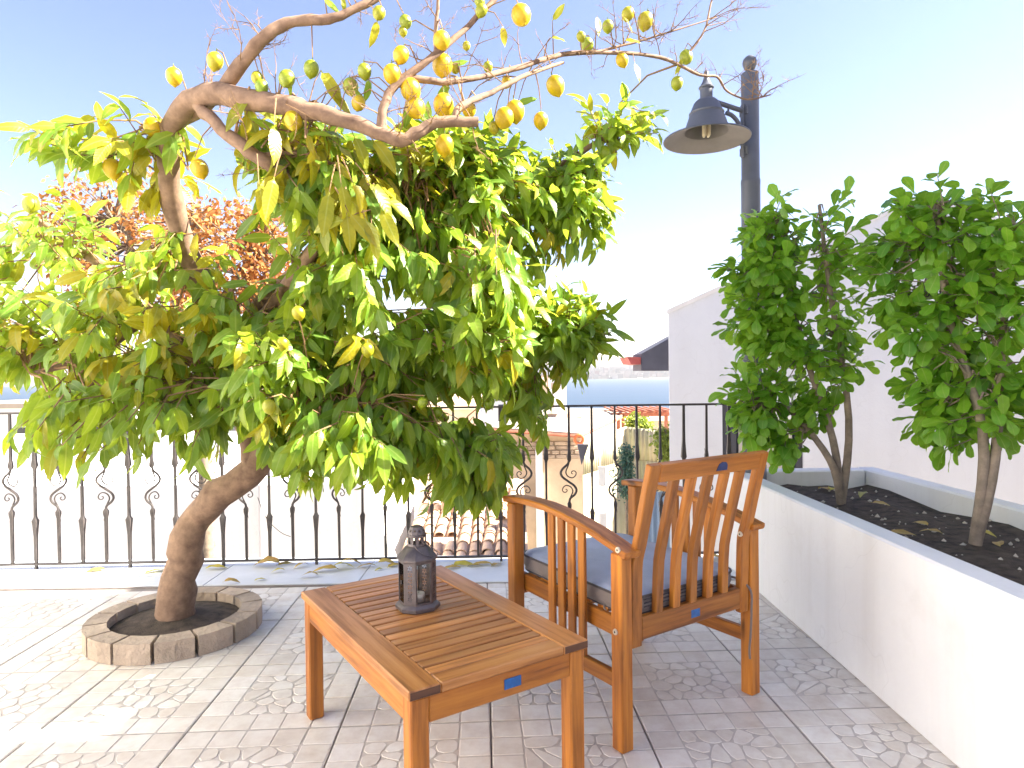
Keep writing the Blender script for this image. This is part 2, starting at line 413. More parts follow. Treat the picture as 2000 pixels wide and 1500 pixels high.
# far hills behind the bay
b = MB(); n = 90; rows = [(3650, -26), (3800, -15), (4200, 6), (4800, 34), (5600, 60), (7000, 20)]
vs = []
for k, (yy, zz) in enumerate(rows):
    for i in range(n + 1):
        x = -6500 + 13000 * i / n
        vs.append((x, yy + 60 * math.sin(i * .7), zz + (0 if k < 2 else k * 7 * (noise.noise(Vector((x * .0011, k * .15, 3))) + .3 * noise.noise(Vector((x * .006, k, 9)))))))
b.add(vs, [(k * (n + 1) + i, k * (n + 1) + i + 1, (k + 1) * (n + 1) + i + 1, (k + 1) * (n + 1) + i) for k in range(len(rows) - 1) for i in range(n)])
tag(b.build('far_hills', HILLS, None, 60), kind='structure')
b = MB()
for _ in range(2600):
    yy = 3680 + 1500 * rng.random() ** 1.5; x = rng.uniform(-1800, 2600)
    zz = np.interp(yy, [r[0] for r in rows], [r[1] for r in rows])
    w, d, h = rng.uniform(12, 40), rng.uniform(12, 30), rng.choice([10, 14, 18, 22, 26, 34]) * rng.uniform(.7, 1.25)
    b.box(x, x + w, yy, yy + d, zz - 10, zz + h)
tag(b.build('far_city', CITY), 'pale hazy city on the hillside across the bay', 'city', kind='stuff')

# terrace
TR = .045       # the tiles are laid a little askew
TS = .487
te = tag(MB().box(-3.6, 3.049, -2.6, 4.10, -3.3, -.034).build('terrace', CONCRETE), kind='structure')
fl = tag(MB().box(-3.4, 1.27, -2.4, 3.64, -.034, -.0085).build('terrace_floor', JOINT), kind='structure')

def clip_poly(poly, n, d):      # keep points with n.p <= d
    out = []
    for i in range(len(poly)):
        a, c = poly[i], poly[(i + 1) % len(poly)]
        da, dc = n[0] * a[0] + n[1] * a[1] - d, n[0] * c[0] + n[1] * c[1] - d
        if da <= 0: out.append(a)
        if (da < 0 < dc) or (dc < 0 < da):
            k = da / (da - dc); out.append((a[0] + (c[0] - a[0]) * k, a[1] + (c[1] - a[1]) * k))
    return out
def inset_poly(poly, e):
    out = poly; n = len(poly)
    area = sum(poly[i][0] * poly[(i + 1) % n][1] - poly[(i + 1) % n][0] * poly[i][1] for i in range(n))
    if area < 0: poly = poly[::-1]; out = poly
    for i in range(n):
        a, c = poly[i], poly[(i + 1) % n]; dx, dy = c[0] - a[0], c[1] - a[1]; L = math.hypot(dx, dy)
        if L < 1e-6: continue
        nn = (dy / L, -dx / L); out = clip_poly(out, nn, nn[0] * a[0] + nn[1] * a[1] - e)
        if len(out) < 3: return []
    return out
def chaikin(poly, k=.22, keep=False):
    out = []
    for i in range(len(poly)):
        a, c = poly[i], poly[(i + 1) % len(poly)]
        out += [(a[0] + (c[0] - a[0]) * k, a[1] + (c[1] - a[1]) * k), (a[0] + (c[0] - a[0]) * (1 - k), a[1] + (c[1] - a[1]) * (1 - k))]
    return out
def stone(b, poly, e, hgt, rnd):
    p = inset_poly(poly, e)
    if len(p) < 3: return
    p = chaikin(p, rnd); n = len(p)
    cx, cy = sum(q[0] for q in p) / n, sum(q[1] for q in p) / n
    top = [(cx + (q[0] - cx) * .955, cy + (q[1] - cy) * .955, hgt) for q in p]
    mid = [(q[0], q[1], hgt - .0012) for q in p]; bot = [(q[0], q[1], -.004) for q in p]
    vs = bot + mid + top
    fs = [(j * n + i, j * n + (i + 1) % n, (j + 1) * n + (i + 1) % n, (j + 1) * n + i) for j in range(2) for i in range(n)]
    fs.append(tuple(2 * n + i for i in range(n)))
    b.add(vs, fs, 0)
def make_tile(seed):
    r = random.Random(seed); b = MB(); h = TS / 2 - .0022; c = 2 * h / 5
    b.box(-h, h, -h, h, -.0082, -.0016, 1)
    for i in range(5):
        for j in range(5):
            if 0 < i < 4 and 0 < j < 4: continue
            x0, y0 = -h + i * c, -h + j * c; q = .0016
            jt = lambda: r.uniform(-q, q)
            stone(b, [(x0 + jt(), y0 + jt()), (x0 + c + jt(), y0 + jt()), (x0 + c + jt(), y0 + c + jt()), (x0 + jt(), y0 + c + jt())], .0021, r.uniform(-.0003, .0004), .035)
    s0 = -h + c; s1 = h - c; pts = []
    N = 5
    for i in range(N):
        for j in range(N):
            if r.random() < .12: continue
            pts.append((s0 + (i + .5 + r.uniform(-.42, .42)) * (s1 - s0) / N, s0 + (j + .5 + r.uniform(-.42, .42)) * (s1 - s0) / N))
    for k, p in enumerate(pts):
        poly = [(s0, s0), (s1, s0), (s1, s1), (s0, s1)]
        for m_, q in enumerate(pts):
            if m_ == k: continue
            n_ = (q[0] - p[0], q[1] - p[1]); poly = clip_poly(poly, n_, n_[0] * (p[0] + q[0]) / 2 + n_[1] * (p[1] + q[1]) / 2)
            if len(poly) < 3: break
        if len(poly) >= 3: stone(b, poly, .0030, r.uniform(-.0003, .0005), .24)
    return b.mesh('tile', [TILE, TGROUT], None, False)
tiles = [make_tile(s) for s in (3, 11, 23, 31)]
ca, sa = math.cos(TR), math.sin(TR)
for i in range(-9, 4):
    for j in range(-10, 4):
        lx, ly = (i + .5) * TS, (j + .5) * TS
        X, Y = .403 + lx * ca - ly * sa, 2.165 + lx * sa + ly * ca
        if X > 1.25 + .20 or X < -3.45 or Y < -2.3 or Y > 3.62: continue
        o = link('tile', rng.choice(tiles), fl, Matrix.Translation((X, Y, 0)) @ Matrix.Rotation(TR + rng.choice([0, 1, 2, 3]) * math.pi / 2, 4, 'Z'))
# pale marble strip under the railing
ms = tag(MB().box(-3.4, 1.30, 3.575, 4.10, -.034, .0005).build('marble_strip', JOINT), kind='structure')
xx = -3.38
while xx < 1.28:
    w = .84
    MB().box(xx + .002, min(xx + w - .002, 1.298), 3.585, 4.12, .001, .0065, 0, .0015).build('marble_slab', MARBLE, ms); xx += w

# white parapet planter on the right
pl = tag(empty('parapet_planter', (1.25, 1.0, 0)), 'low white rendered planter wall along the right side of the terrace', 'planter')
MB().box(0, .10, -2.4, 2.93, 0, .56, 0, .008).build('front_wall', STUCCO, pl)
MB().box(.80, .90, -2.4, 2.93, 0, .56, 0, .008).build('rear_wall', STUCCO, pl)
MB().box(.103, .797, 2.82, 2.93, 0, .557, 0, .008).build('end_wall', STUCCO, pl)
b = MB(); N = 24
vs = [(.103 + .694 * i / 6, -2.4 + 5.2 * j / N, .47 + .03 * noise.noise(Vector((i * .7, j * .5, 1)))) for j in range(N + 1) for i in range(7)]
b.add(vs, [(j * 7 + i, j * 7 + i + 1, (j + 1) * 7 + i + 1, (j + 1) * 7 + i) for j in range(N) for i in range(6)])
b.build('soil', SOIL, pl, 60)

# unseen house added at right, heights stepped to shade terrace but not tree
oh = tag(empty('added_shade_house', (3.05, 0, 0)), 'unseen white rendered house added beside the terrace to shade it', 'house')
MB().box(0, 6, -2.6, 1.98, -3.3, 4.6).box(0, 6, 1.982, 2.95, -3.3, 3.55).box(0, 6, 2.952, 3.92, -3.3, 4.2).build('wall', STUCCO, oh)
MB().box(-.06, 6.06, -2.66, 1.98, 4.602, 4.68, 0, .01).box(-.06, 6.06, 1.99, 2.94, 3.552, 3.63, 0, .01).box(-.06, 6.06, 2.93, 3.93, 4.202, 4.28, 0, .01).build('coping', CONCRETE, oh)
for y in (-1.4, .9):
    w_ = empty('window', (0, y, 0)); w_.parent = oh
    MB().box(-.03, -.003, -.45, .45, .95, 2.15).build('window_frame', DARKFRAME, w_)
    MB().box(-.036, -.032, -.40, .40, 1.0, 2.1).build('pane', WINGLASS, w_)
gw = tag(empty('added_bounce_wall', (-3.45, 0, 0)), 'unseen white wall added at far left to bounce sunlight onto the terrace', 'wall')  # unseen wall, added as a reflector for warm light from the left
MB().box(-.15, 0, -2.6, 4.12, -3.3, 3.8, 0, .01).build('wall', STUCCO, gw)
MB().box(-.18, .03, -2.63, 4.15, 3.802, 3.86, 0, .006).build('coping', CONCRETE, gw)

# ------------------------------------------------------------------ railing
RY0, RS = 3.983, .0175      # railing depth at X=0 and its slant
def rail_p(x, z): return Vector((x, RY0 + RS * x, z))
rl = tag(empty('balcony_railing', (0, RY0, 0)), 'dark wrought iron railing with scrolled balusters along the terrace edge', 'railing')
def rl_local(p): return Vector(p) - Vector((0, RY0, 0))
def hammered(p0, p1, w, d, name):
    p0, p1 = rl_local(p0), rl_local(p1); n = 60; r = random.Random(5); secs = []
    for i in range(n + 1):
        p = p0.lerp(p1, i / n); a = w / 2 * r.uniform(.9, 1.08); c = d / 2 * r.uniform(.9, 1.08)
        secs.append([p + Vector((0, -c, -a)), p + Vector((0, c, -a)), p + Vector((0, c, a)), p + Vector((0, -c, a))])
    MB().loft(secs).build(name, IRON, rl, 30)
hammered(rail_p(-3.45, .942), rail_p(1.34, .942), .012, .030, 'top_rail')
hammered(rail_p(-3.45, .036), rail_p(1.34, .036), .011, .024, 'bottom_rail')
def straight_baluster(foot):
    b = MB(); prof = [(-.038 if foot else 0, .0075), (0, .0075), (.10, .0078), (.17, .0085), (.235, .0125), (.262, .0145), (.275, .009), (.285, .0068), (.40, .0062), (.56, .0068), (.575, .009), (.588, .0145), (.615, .0125), (.68, .0085), (.75, .0075), (.908, .0065)]
    r = random.Random(2); secs = []
    for z, a in prof:
        secs.append([(sx * a, sy * a, z + .036) for sx, sy in ((-1, -1), (1, -1), (1, 1), (-1, 1))])
    b.loft(secs)
    if foot: b.box(-.016, .016, -.016, .016, -.0005, .006)
    return b.mesh('baluster', IRON, 40)
def scroll_baluster(sgn):
    b = MB(); z0 = .617
    S = [(0, 0), (.008, -.027), (.036, -.054), (.049, -.08), (.038, -.107), (.004, -.134), (-.030, -.161), (-.041, -.188), (-.030, -.214), (-.004, -.238), (0, -.268)]
    pts = smooth_path([(sgn * x, 0, z0 + z) for x, z in S], 4)
    b.tube(pts, .0068, 8)
    C = [(0, -.01), (.006, -.0375), (.019, -.07), (.016, -.090), (.003, -.105), (-.018, -.111), (-.034, -.100), (-.040, -.083), (-.033, -.071), (-.020, -.070), (-.0125, -.079), (-.016, -.087), (-.022, -.086)]
    for fl_ in (0, 1):
        q = [(x, z) if not fl_ else (-x, -.268 - z) for x, z in C]
        n = len(q)
        b.tube(smooth_path([(sgn * x, 0, z0 + z) for x, z in q], 4), [.0045 - .002 * i / (4 * n) for i in range(4 * (n - 1) + 1)], 6)
    sq = lambda a, z: [(-a, -a, z), (a, -a, z), (a, a, z), (-a, a, z)]
    b.loft([sq(.0062, .942), sq(.0068, .72), sq(.0075, .66), sq(.011, .635), sq(.0115, .618), sq(.006, .604)])
    b.loft([sq(.006, .362), sq(.0115, .348), sq(.011, .332), sq(.0075, .31), sq(.007, .2), sq(.0066, .036)])
    b.tube([(sgn * -.006, 0, .64), (sgn * -.013, 0, .675)], [.003, .0008], 5)
    b.tube([(sgn * .006, 0, .325), (sgn * .013, 0, .29)], [.003, .0008], 5)
    return b.mesh('scroll_baluster', IRON, 50)
mst = [straight_baluster(False), straight_baluster(True)]; msc = [scroll_baluster(1), scroll_baluster(-1)]
x0 = at(1156, 900, RY0 + RS * .5).x; sp = .1392
for k in range(-27, 7):
    x = x0 + k * sp; p = rl_local(rail_p(x, 0)); mm = Matrix.Translation(p) @ Matrix.Rotation(RS + rng.uniform(-.12, .12), 4, 'Z') @ Matrix.Rotation(rng.uniform(-.006, .006), 4, 'Y') @ Matrix.Scale(rng.uniform(.9, 1.08), 4, (1, 0, 0))
    if k % 2 == 0: link('baluster', mst[1 if k % 8 == 4 or k % 8 == 0 else 0], rl, mm)
    else: link('scroll_baluster', msc[(k // 2) % 2], rl, mm)
tag(MB().tube(smooth_path([rail_p(-1.53, .42) + Vector((0, -.02, 0)), rail_p(-1.48, .30) + Vector((0, -.03, 0)), rail_p(-1.40, .21) + Vector((0, -.02, 0)), rail_p(-1.34, .18) + Vector((0, -.015, 0))]), .0022, 5).build('cable', IRON), 'thin dark wire sagging between two railing balusters under the lemon leaves', 'wire')

# ------------------------------------------------------------------ coffee table
TB = Vector((-.2415, 1.4786)); TTH, TL, TW, THT = .5829, .8596, .5255, .417
tb = tag(empty('coffee_table', (TB.x, TB.y, 0), TTH), 'low slatted orange-brown wooden coffee table in the foreground', 'table')
# local frame: x along the short side (0..TW), y along the long side (0..TL)
LW, TT = .082, .024
board('side_board', (LW / 2, 0, THT - TT / 2), (LW / 2, TL, THT - TT / 2), LW, TT, WOODTOP, tb)
board('side_board', (TW - LW / 2, 0, THT - TT / 2), (TW - LW / 2, TL, THT - TT / 2), LW, TT, WOODTOP, tb)
for xx in (LW / 2, TW - LW / 2):
    MB().box(xx - LW / 2 + .003, xx + LW / 2 - .003, -.0012, .0002, THT - TT + .003, THT - .003).build('end_grain', ENDGRAIN, tb)
EW = .058
for yy in (EW / 2 + .001, TL - EW / 2 - .001):
    board('end_board', (LW + .001, yy, THT - TT / 2), (TW - LW - .001, yy, THT - TT / 2), EW, TT, WOODTOP, tb)
ns = 18; run = TL - 2 * (EW + .001); pit = run / ns
for k in range(ns):
    yy = EW + .001 + (k + .5) * pit
    board('slat', (LW + .002, yy, THT - TT / 2 - .001 + rng.uniform(-.0006, .0006)), (TW - LW - .002, yy, THT - TT / 2 - .001 + rng.uniform(-.0006, .0006)), pit - .0075, TT - .001, WOODTOP, tb, (0, 0, 1), .002)
lg, o_ = .047, .008
for xx in (o_ + lg / 2, TW - o_ - lg / 2):
    for yy in (o_ + lg / 2, TL - o_ - lg / 2):
        board('leg', (xx, yy, 0), (xx, yy, THT - TT - .0005), lg, lg, WOOD, tb, (0, 1, 0), .004)
AH = .066
for xx in (o_ + .014, TW - o_ - .014):
    board('apron', (xx, o_ + lg, THT - TT - AH / 2 - .001), (xx, TL - o_ - lg, THT - TT - AH / 2 - .001), .022, AH, WOOD, tb)
for yy in (o_ + .014, TL - o_ - .014):
    board('apron', (o_ + lg, yy, THT - TT - AH / 2 - .001), (TW - o_ - lg, yy, THT - TT - AH / 2 - .001), .022, AH, WOOD, tb)
for xx in (TW * .5,):
    board('under_batten', (xx, o_ + .03, THT - TT - .012), (xx, TL - o_ - .03, THT - TT - .012), .03, .02, WOOD, tb)
MB().box(.262, .312, .0108 - .0022, .0108, THT - TT - .046, THT - TT - .020, 0, .0006).build('label_plate', BLUELABEL, tb)

# ------------------------------------------------------------------ armchair
CX, CY, CT, CW = .3153, 1.9393, .5937, .6597
ch = tag(empty('armchair', (CX, CY, 0), CT), 'slatted wooden armchair with curved arms seen from behind', 'chair')
lg = .046
ARM = [(.632, .680), (.56, .687), (.47, .690), (.38, .687), (.29, .677), (.195, .661), (.12, .645), (.046, .625), (-.022, .605)]   # v, z of the top
def arm_z(v):
    p = sorted(ARM); return float(np.interp(v, [a for a, _ in p], [c for _, c in p]))
for s, u in ((0, 0.0), (1, CW - lg)):
    uc = u + lg / 2
    board('rear_leg', (uc, .024, 0), (uc, .024, arm_z(.024) - .024), lg, lg + .002, WOOD, ch, (0, 1, 0), .004)
    board('front_leg', (uc, .586, 0), (uc, .586, arm_z(.586) - .024), lg, lg, WOOD, ch, (0, 1, 0), .004)
    bent('armrest', [(uc + (.006 if s == 0 else -.006), v, z - .011) for v, z in ARM[::-1]], .066, .022, WOOD, ch, .004, (1, 0, 0))
    for v in (.365, .311, .258, .205):
        uu = uc
        board('side_slat', (uu, v, .222), (uu, v, arm_z(v) - .023), .014, .032, WOOD, ch, (0, 1, 0), .0025)
    board('side_stretcher', (uc, .048, .203), (uc, .562, .203), .022, .048, WOOD, ch, (0, 0, 1), .003)
    ui = u + lg + .012 if s == 0 else u - .012
    board('seat_side_rail', (ui, .03, .345), (ui, .60, .365), .022, .06, WOOD, ch, (0, 0, 1), .003)
    # bent back stile
    us = .072 if s == 0 else CW - .072
    ST = [(.021, .300), (.019, .40), (.016, .50), (.012, .565), (-.003, .615), (-.019, .68), (-.036, .75), (-.066, .865)]
    bent('back_stile', [(us, v, z) for v, z in smooth_path([Vector((a, c, 0)) for a, c in ST], 2) and [(q.x, q.y) for q in smooth_path([Vector((a, c, 0)) for a, c in ST], 2)]], .044, .024, WOOD, ch, .003, (1, 0, 0))
    oa = -.0015 if s == 0 else None
    for v_, z_ in ((.008, .610), (.026, .36)):
        if s == 0:
            uo = -.0005 if z_ < .5 else uc + .006 - .033
            m = MB().lathe([(0, -.0035), (.0085, -.0035), (.0095, 0), (.0095, .002)], 12); m.lathe([(0, -.004), (.0035, -.004), (.0035, -.003)], 6, mi=1)
            m.build('bolt', [STEELBOLT, IRON], ch, 40, frame((uo, v_, z_), (0, 1, 0), (1, 0, 0)))
m = MB().lathe([(0, -.0035), (.0085, -.0035), (.0095, 0), (.0095, .002)], 12); m.lathe([(0, -.004), (.0035, -.004), (.0035, -.003)], 6, mi=1)
m.build('bolt', [STEELBOLT, IRON], ch, 40, frame((CW - .0945, .008, .575), (0, 1, 0), (1, 0, 0)))
# back rails and slats
board('back_bottom_rail', (.094, .022, .352), (CW - .094, .022, .352), .024, .070, WOOD, ch, (0, 0, 1), .003)
lean = Vector((0, -.030, .115)).normalized()
tr0 = Vector((.094, -.0605, .838)); tr1 = Vector((CW - .094, -.0605, .838))
b_ = board('back_top_rail', tr0, tr1, .025, .056, WOOD, ch, lean, .003)
for u_ in (.072, CW - .072):
    pass
for k in range(5):
    us = .094 + (CW - .188) * (k + 1) / 6
    pth = smooth_path([(us, .022, .385), (us, .019, .46), (us, .013, .55), (us, -.001, .61), (us, -.017, .675), (us, -.035, .745), (us, -.0525, .812)], 2)
    bent('back_slat', pth, .032, .022, WOOD, ch, .0025, (1, 0, 0))
board('seat_front_rail', (lg, .586, .352), (CW - lg, .586, .352), .022, .066, WOOD, ch, (0, 0, 1), .003)
for k in range(7):
    v = .085 + k * .078
    board('seat_slat', (lg + .024, v, .376 + .02 * v), (CW - lg - .024, v, .376 + .02 * v), .05, .012, WOOD, ch, (0, 0, 1), .002)
for (u_, v_, z_, w, h_) in ((.315, .0088, .350, .042, .026),):
    MB().box(u_, u_ + w, v_, v_ + .0012, z_ - h_ / 2, z_ + h_ / 2, 0, .0004).build('label_plate', BLUELABEL, ch)
poly = [(-.026, -.014), (.026, -.014), (.023, .004), (.014, .013), (-.004, .015), (-.018, .009)]
mlab = frame(Vector((.372, -.0605, .838)) + lean.cross(Vector((1, 0, 0))) * 0 + Vector((0, -.0121, -.0032)), (1, 0, 0), lean)
MB().prism(poly, -.0018, .0002).build('label_sticker', NAVYLABEL, ch, None, mlab)

# cushion on the seat
cu = tag(empty('seat_cushion', Vector((CX, CY, 0)) + Matrix.Rotation(CT, 3, 'Z') @ Vector((CW / 2, .34, .385)), CT), 'grey box cushion with sky light painted blue on top and dark piping on the armchair seat', 'cushion')
def rrect(w, d, r, n=5):
    out = []
    for cx, cy, a0 in ((w - r, d - r, 0), (-w + r, d - r, 90), (-w + r, -d + r, 180), (w - r, -d + r, 270)):
        out += [(cx + r * math.cos(math.radians(a0 + 90 * k / n)), cy + r * math.sin(math.radians(a0 + 90 * k / n))) for k in range(n + 1)]
    return out
cwid, cdep, cthk = .258, .300, .066
def wob(x, y, a=.004): return a * noise.noise(Vector((x * 9, y * 9, 2)))
def ring(w, d, r, z): return [(x, y, z + wob(x, y) + .008 * (y / cdep)) for x, y in rrect(w, d, r)]
side = MB(); secs = [ring(cwid - .02, cdep - .02, .05, 0), ring(cwid - .004, cdep - .004, .055, .006), ring(cwid + .004, cdep + .004, .058, .03), ring(cwid, cdep, .055, cthk - .006)]
side.loft(secs); side.build('side_band', CUSHSIDE, cu, 60)
top = MB(); secs = [ring(cwid * q, cdep * q, .055 * q, cthk - .007 + hz) for q, hz in ((1.0, 0), (.975, .009), (.92, .016), (.8, .021), (.6, .024), (.3, .0255), (.05, .026))]
top.loft(secs); top.build('top_panel', CUSHTOP, cu, 60)
pp = ring(cwid + .002, cdep + .002, .056, cthk - .006); MB().tube(pp + [pp[0]], .0042, 6).build('piping', PIPING, cu, 60)
pp = ring(cwid - .004, cdep - .004, .055, .006); MB().tube(pp + [pp[0]], .0036, 6).build('piping', PIPING, cu, 60)
for zz in (.020, .031, .042):
    MB().tube([(-.20, -cdep - .0045, zz), (0, -cdep - .0055, zz), (.20, -cdep - .0045, zz)], .0032, 5).build('zip_tape', PIPING, cu, 60)
for pth in ([(.245, -.285, .03), (.262, -.315, .02), (.272, -.346, -.01), (.270, -.350, -.07), (.268, -.347, -.16), (.262, -.346, -.21), (.266, -.345, -.245)],
            [(-.25, -.18, .012), (-.262, -.19, -.004), (-.266, -.21, -.012)]):
    MB().tube(smooth_path(pth), .004, 6).build('tie_strap', CUSHSIDE, cu, 60)

# ------------------------------------------------------------------ lantern and candle
LP = Vector((-.300, 2.030, THT + .0006)); LTH = .513
ln = tag(empty('lantern', LP, LTH), 'dark tin octagonal lantern with punched flower panels standing on the coffee table', 'lantern')
def octo(r, ch_, z):       # square with side 2r, corners cut at ch_
    return [(r, -ch_, z), (r, ch_, z), (ch_, r, z), (-ch_, r, z), (-r, ch_, z), (-r, -ch_, z), (-ch_, -r, z), (ch_, -r, z)]
K = .49
def oc(r, z): return octo(r, r * K, z)
b = MB().loft([oc(.060, 0), oc(.062, .003), oc(.062, .012), oc(.056, .019), oc(.053, .021)]); b.build('base', TIN, ln, 25)
BR, BZ0, BZ1 = .0515, .021, .150
for k in range(8):
    P = [Vector(p) for p in oc(BR, 0)]; a, c = P[k], P[(k + 1) % 8]
    L = (c - a).length; ctr = (a + c) / 2; xd = (c - a).normalized(); nrm = Vector((ctr.x, ctr.y, 0)).normalized()
    m4 = Matrix((xd, Vector((0, 0, 1)), xd.cross(Vector((0, 0, 1))))).transposed().to_4x4(); m4.translation = Vector((ctr.x, ctr.y, BZ0))
    hh = BZ1 - BZ0
    if k % 2 == 0:      # glazed side: rim and pane
        r_ = .0045; b = MB(); tck = .0012
        for (x0, x1, y0, y1) in ((-L / 2, -L / 2 + r_, 0, hh), (L / 2 - r_, L / 2, 0, hh), (-L / 2 + r_, L / 2 - r_, 0, .006), (-L / 2 + r_, L / 2 - r_, hh - .006, hh)):
            b.box(x0, x1, y0, y1, -tck / 2, tck / 2)
        f = b.build('glazing_rim', TIN, ln, None, m4)
        MB().box(-L / 2 + .003, L / 2 - .003, .004, hh - .004, -.0016, -.0008).build('pane', GLASS, ln, None, m4)
    else:               # punched panel
        bm = bmesh.new(); loops = [[(-L / 2, 0), (L / 2, 0), (L / 2, hh), (-L / 2, hh)]]
        for q in range(6):
            cy = .020 + q * (hh - .036) / 5
            for j in range(6):
                an = math.radians(60 * j + 30); cx_, cy_ = .0052 * math.cos(an), cy + .0062 * math.sin(an)
                loops.append([(cx_ + .0033 * math.cos(an) * math.cos(w) - .0018 * math.sin(an) * math.sin(w), cy_ + .0033 * math.sin(an) * math.cos(w) + .0018 * math.cos(an) * math.sin(w)) for w in [2 * math.pi * i / 6 for i in range(6)]])
            loops.append([(.0011 * math.cos(w), cy + .0011 * math.sin(w)) for w in [2 * math.pi * i / 5 for i in range(5)]])
        es = []
        for lo in loops:
            vv = [bm.verts.new((x, y, 0)) for x, y in lo]
            es += [bm.edges.new((vv[i], vv[(i + 1) % len(vv)])) for i in range(len(vv))]
        bmesh.ops.triangle_fill(bm, use_beauty=True, use_dissolve=False, edges=es)
        bmesh.ops.recalc_face_normals(bm, faces=bm.faces[:])
        me = bpy.data.meshes.new('punched_panel'); bm.to_mesh(me); bm.free(); me.materials.append(TIN)
        o = link('punched_panel', me, ln, m4); md = o.modifiers.new('thickness', 'SOLIDIFY'); md.thickness = .0009; md.offset = 0
MB().loft([oc(.0545, .1505), oc(.0565, .153), oc(.0565, .158), oc(.054, .161), oc(.033, .190), oc(.030, .192)]).build('roof', TIN, ln, 25)
# chimney: ring with slots, domed cap with holes
b = MB(); N = 10; R = .0285
b.lathe([(R, .188), (R + .001, .190), (R + .001, .198), (R, .200), (R - .002, .200), (R - .002, .188)], 30)
for k in range(N):
    a = 2 * math.pi * k / N; w = .0052
    ct_, st_ = math.cos(a), math.sin(a)
    def pt(rr, ww, z): return (rr * ct_ - ww * st_, rr * st_ + ww * ct_, z)
    b.add([pt(rr, ww, z) for z in (.199, .221) for rr in (R - .001, R) for ww in (-w, w)], [(0, 1, 3, 2), (4, 6, 7, 5), (0, 4, 5, 1), (2, 3, 7, 6), (0, 2, 6, 4), (1, 5, 7, 3)])
b.lathe([(R, .220), (R + .001, .221), (R + .001, .228), (R - .001, .229), (R - .002, .220)], 30)
b.build('chimney', TIN, ln, 30)
b = MB().loft([[(r * math.cos(2 * math.pi * k / 10), r * math.sin(2 * math.pi * k / 10), z) for k in range(10)] for r, z in ((.0285, .2285), (.0272, .236), (.0185, .2505), (.012, .2525), (.001, .2528))])
cap = b.build('cap', TIN, ln, 20)
for k in range(10):
    a = 2 * math.pi * (k + .5) / 10; c_ = Vector((.0238 * math.cos(a) * .99, .0238 * math.sin(a) * .99, .2402)); nn = Vector((math.cos(a), math.sin(a), .62)).normalized()
    MB().lathe([(.0001, .0006), (.0033, .0006), (.0036, .0001)], 8).build('vent_hole', SOIL, cap, None, frame(c_, nn.orthogonal(), nn))
hp = smooth_path([(.029, -.012, .196), (.040, -.030, .186), (.048, -.047, .172), (.040, -.0565, .166), (.012, -.0535, .170), (-.012, -.040, .186), (-.016, -.026, .196)])
MB().tube(hp, .0012, 6).build('wire_handle', TIN, ln, 60)
MB().box(-.0535, -.0518, -.004, .004, .080, .092).build('hinge', IRON, ln)
cd = tag(empty('tealight_candle', LP + Vector((0.004, -.006, .0215)), .2), 'small white tealight candle standing inside the tin lantern', 'candle')
MB().lathe([(0, 0), (.019, 0), (.020, .002), (.020, .015), (.0193, .015), (.0193, .003), (0, .003)], 24).build('cup', ALU, cd, 40)
MB().lathe([(0, .003), (.019, .003), (.019, .0235), (.017, .0255), (.003, .0245), (0, .0245)], 24).build('wax', WAX, cd, 40)
MB().tube([(0, 0, .024), (.0008, .0003, .029), (.002, .0006, .032)], .0009, 5).build('wick', SOIL, cd)

# ------------------------------------------------------------------ lamp post
PX, PY = 1.385, 3.80
lp = tag(empty('lamp_post', (PX, PY, 0)), 'grey metal lamp post with bell shaped lamp on a bracket', 'street lamp')
MB().lathe([(.075, .475), (.075, .60), (.058, .64), (.0545, 1.2), (.053, 2.2), (.054, 2.21), (.054, 2.235), (.0505, 2.24), (.0485, 2.84), (.046, 2.845), (.001, 2.846)], 28).build('pole', LAMPMET, lp, 35)
MB().lathe([(.018, 2.842), (.021, 2.852), (.016, 2.858), (.030, 2.870), (.0385, 2.892), (.0405, 2.905), (.036, 2.925), (.020, 2.942), (.001, 2.948)], 24).build('ball_finial', REDPAINT if False else LAMPMET, lp, 40)
hx, hy = 1.105 - PX, 3.70 - PY      # lamp axis relative to the pole
hd = Vector((hx, hy, 0)).normalized()
mbr = frame((0, 0, 0), hd, (0, 0, 1))
MB().box(.0495, .0585, -.014, .014, 2.36, 2.66, 0, .002).build('bracket_plate', LAMPMET, lp, None, mbr)
MB().box(.040, .0492, -.034, .034, 2.375, 2.42, 0, .002).box(.040, .0492, -.034, .034, 2.60, 2.645, 0, .002).build('bracket_clamp', LAMPMET, lp, None, mbr)
Lh = math.hypot(hx, hy)
MB().tube([(.05, 0, 2.625), (Lh * .55, 0, 2.642), (Lh - .02, 0, 2.660)], .0135, 12).build('bracket_arm', LAMPMET, lp, 40, mbr)
MB().tube(smooth_path([(.058, 0, 2.43), (.064, 0, 2.50), (.085, 0, 2.555), (.125, 0, 2.590), (.165, 0, 2.600)]), .0125, 10).tube([(.150, 0, 2.60), (.150, 0, 2.637)], .006, 8).build('curved_brace', LAMPMET, lp, 40, mbr)
sh = MB().lathe([(.236, 2.432), (.238, 2.436), (.235, 2.441), (.150, 2.470), (.124, 2.482), (.093, 2.572), (.096, 2.576), (.096, 2.582), (.090, 2.586), (.068, 2.638), (.052, 2.654), (.034, 2.660), (.034, 2.716), (.041, 2.720), (.042, 2.727), (.034, 2.733), (.020, 2.760), (.013, 2.785), (.0145, 2.800), (.012, 2.812), (.001, 2.815)], 40, (hx, hy, 0))
shade = sh.build('bell_shade', LAMPMET, lp, 40)
MB().lathe([(.2355, 2.432), (.150, 2.464), (.121, 2.478), (.088, 2.570), (.06, 2.63), (.001, 2.64)], 40, (hx, hy, 0)).build('shade_lining', LAMPIN, shade, 40)
b = MB()
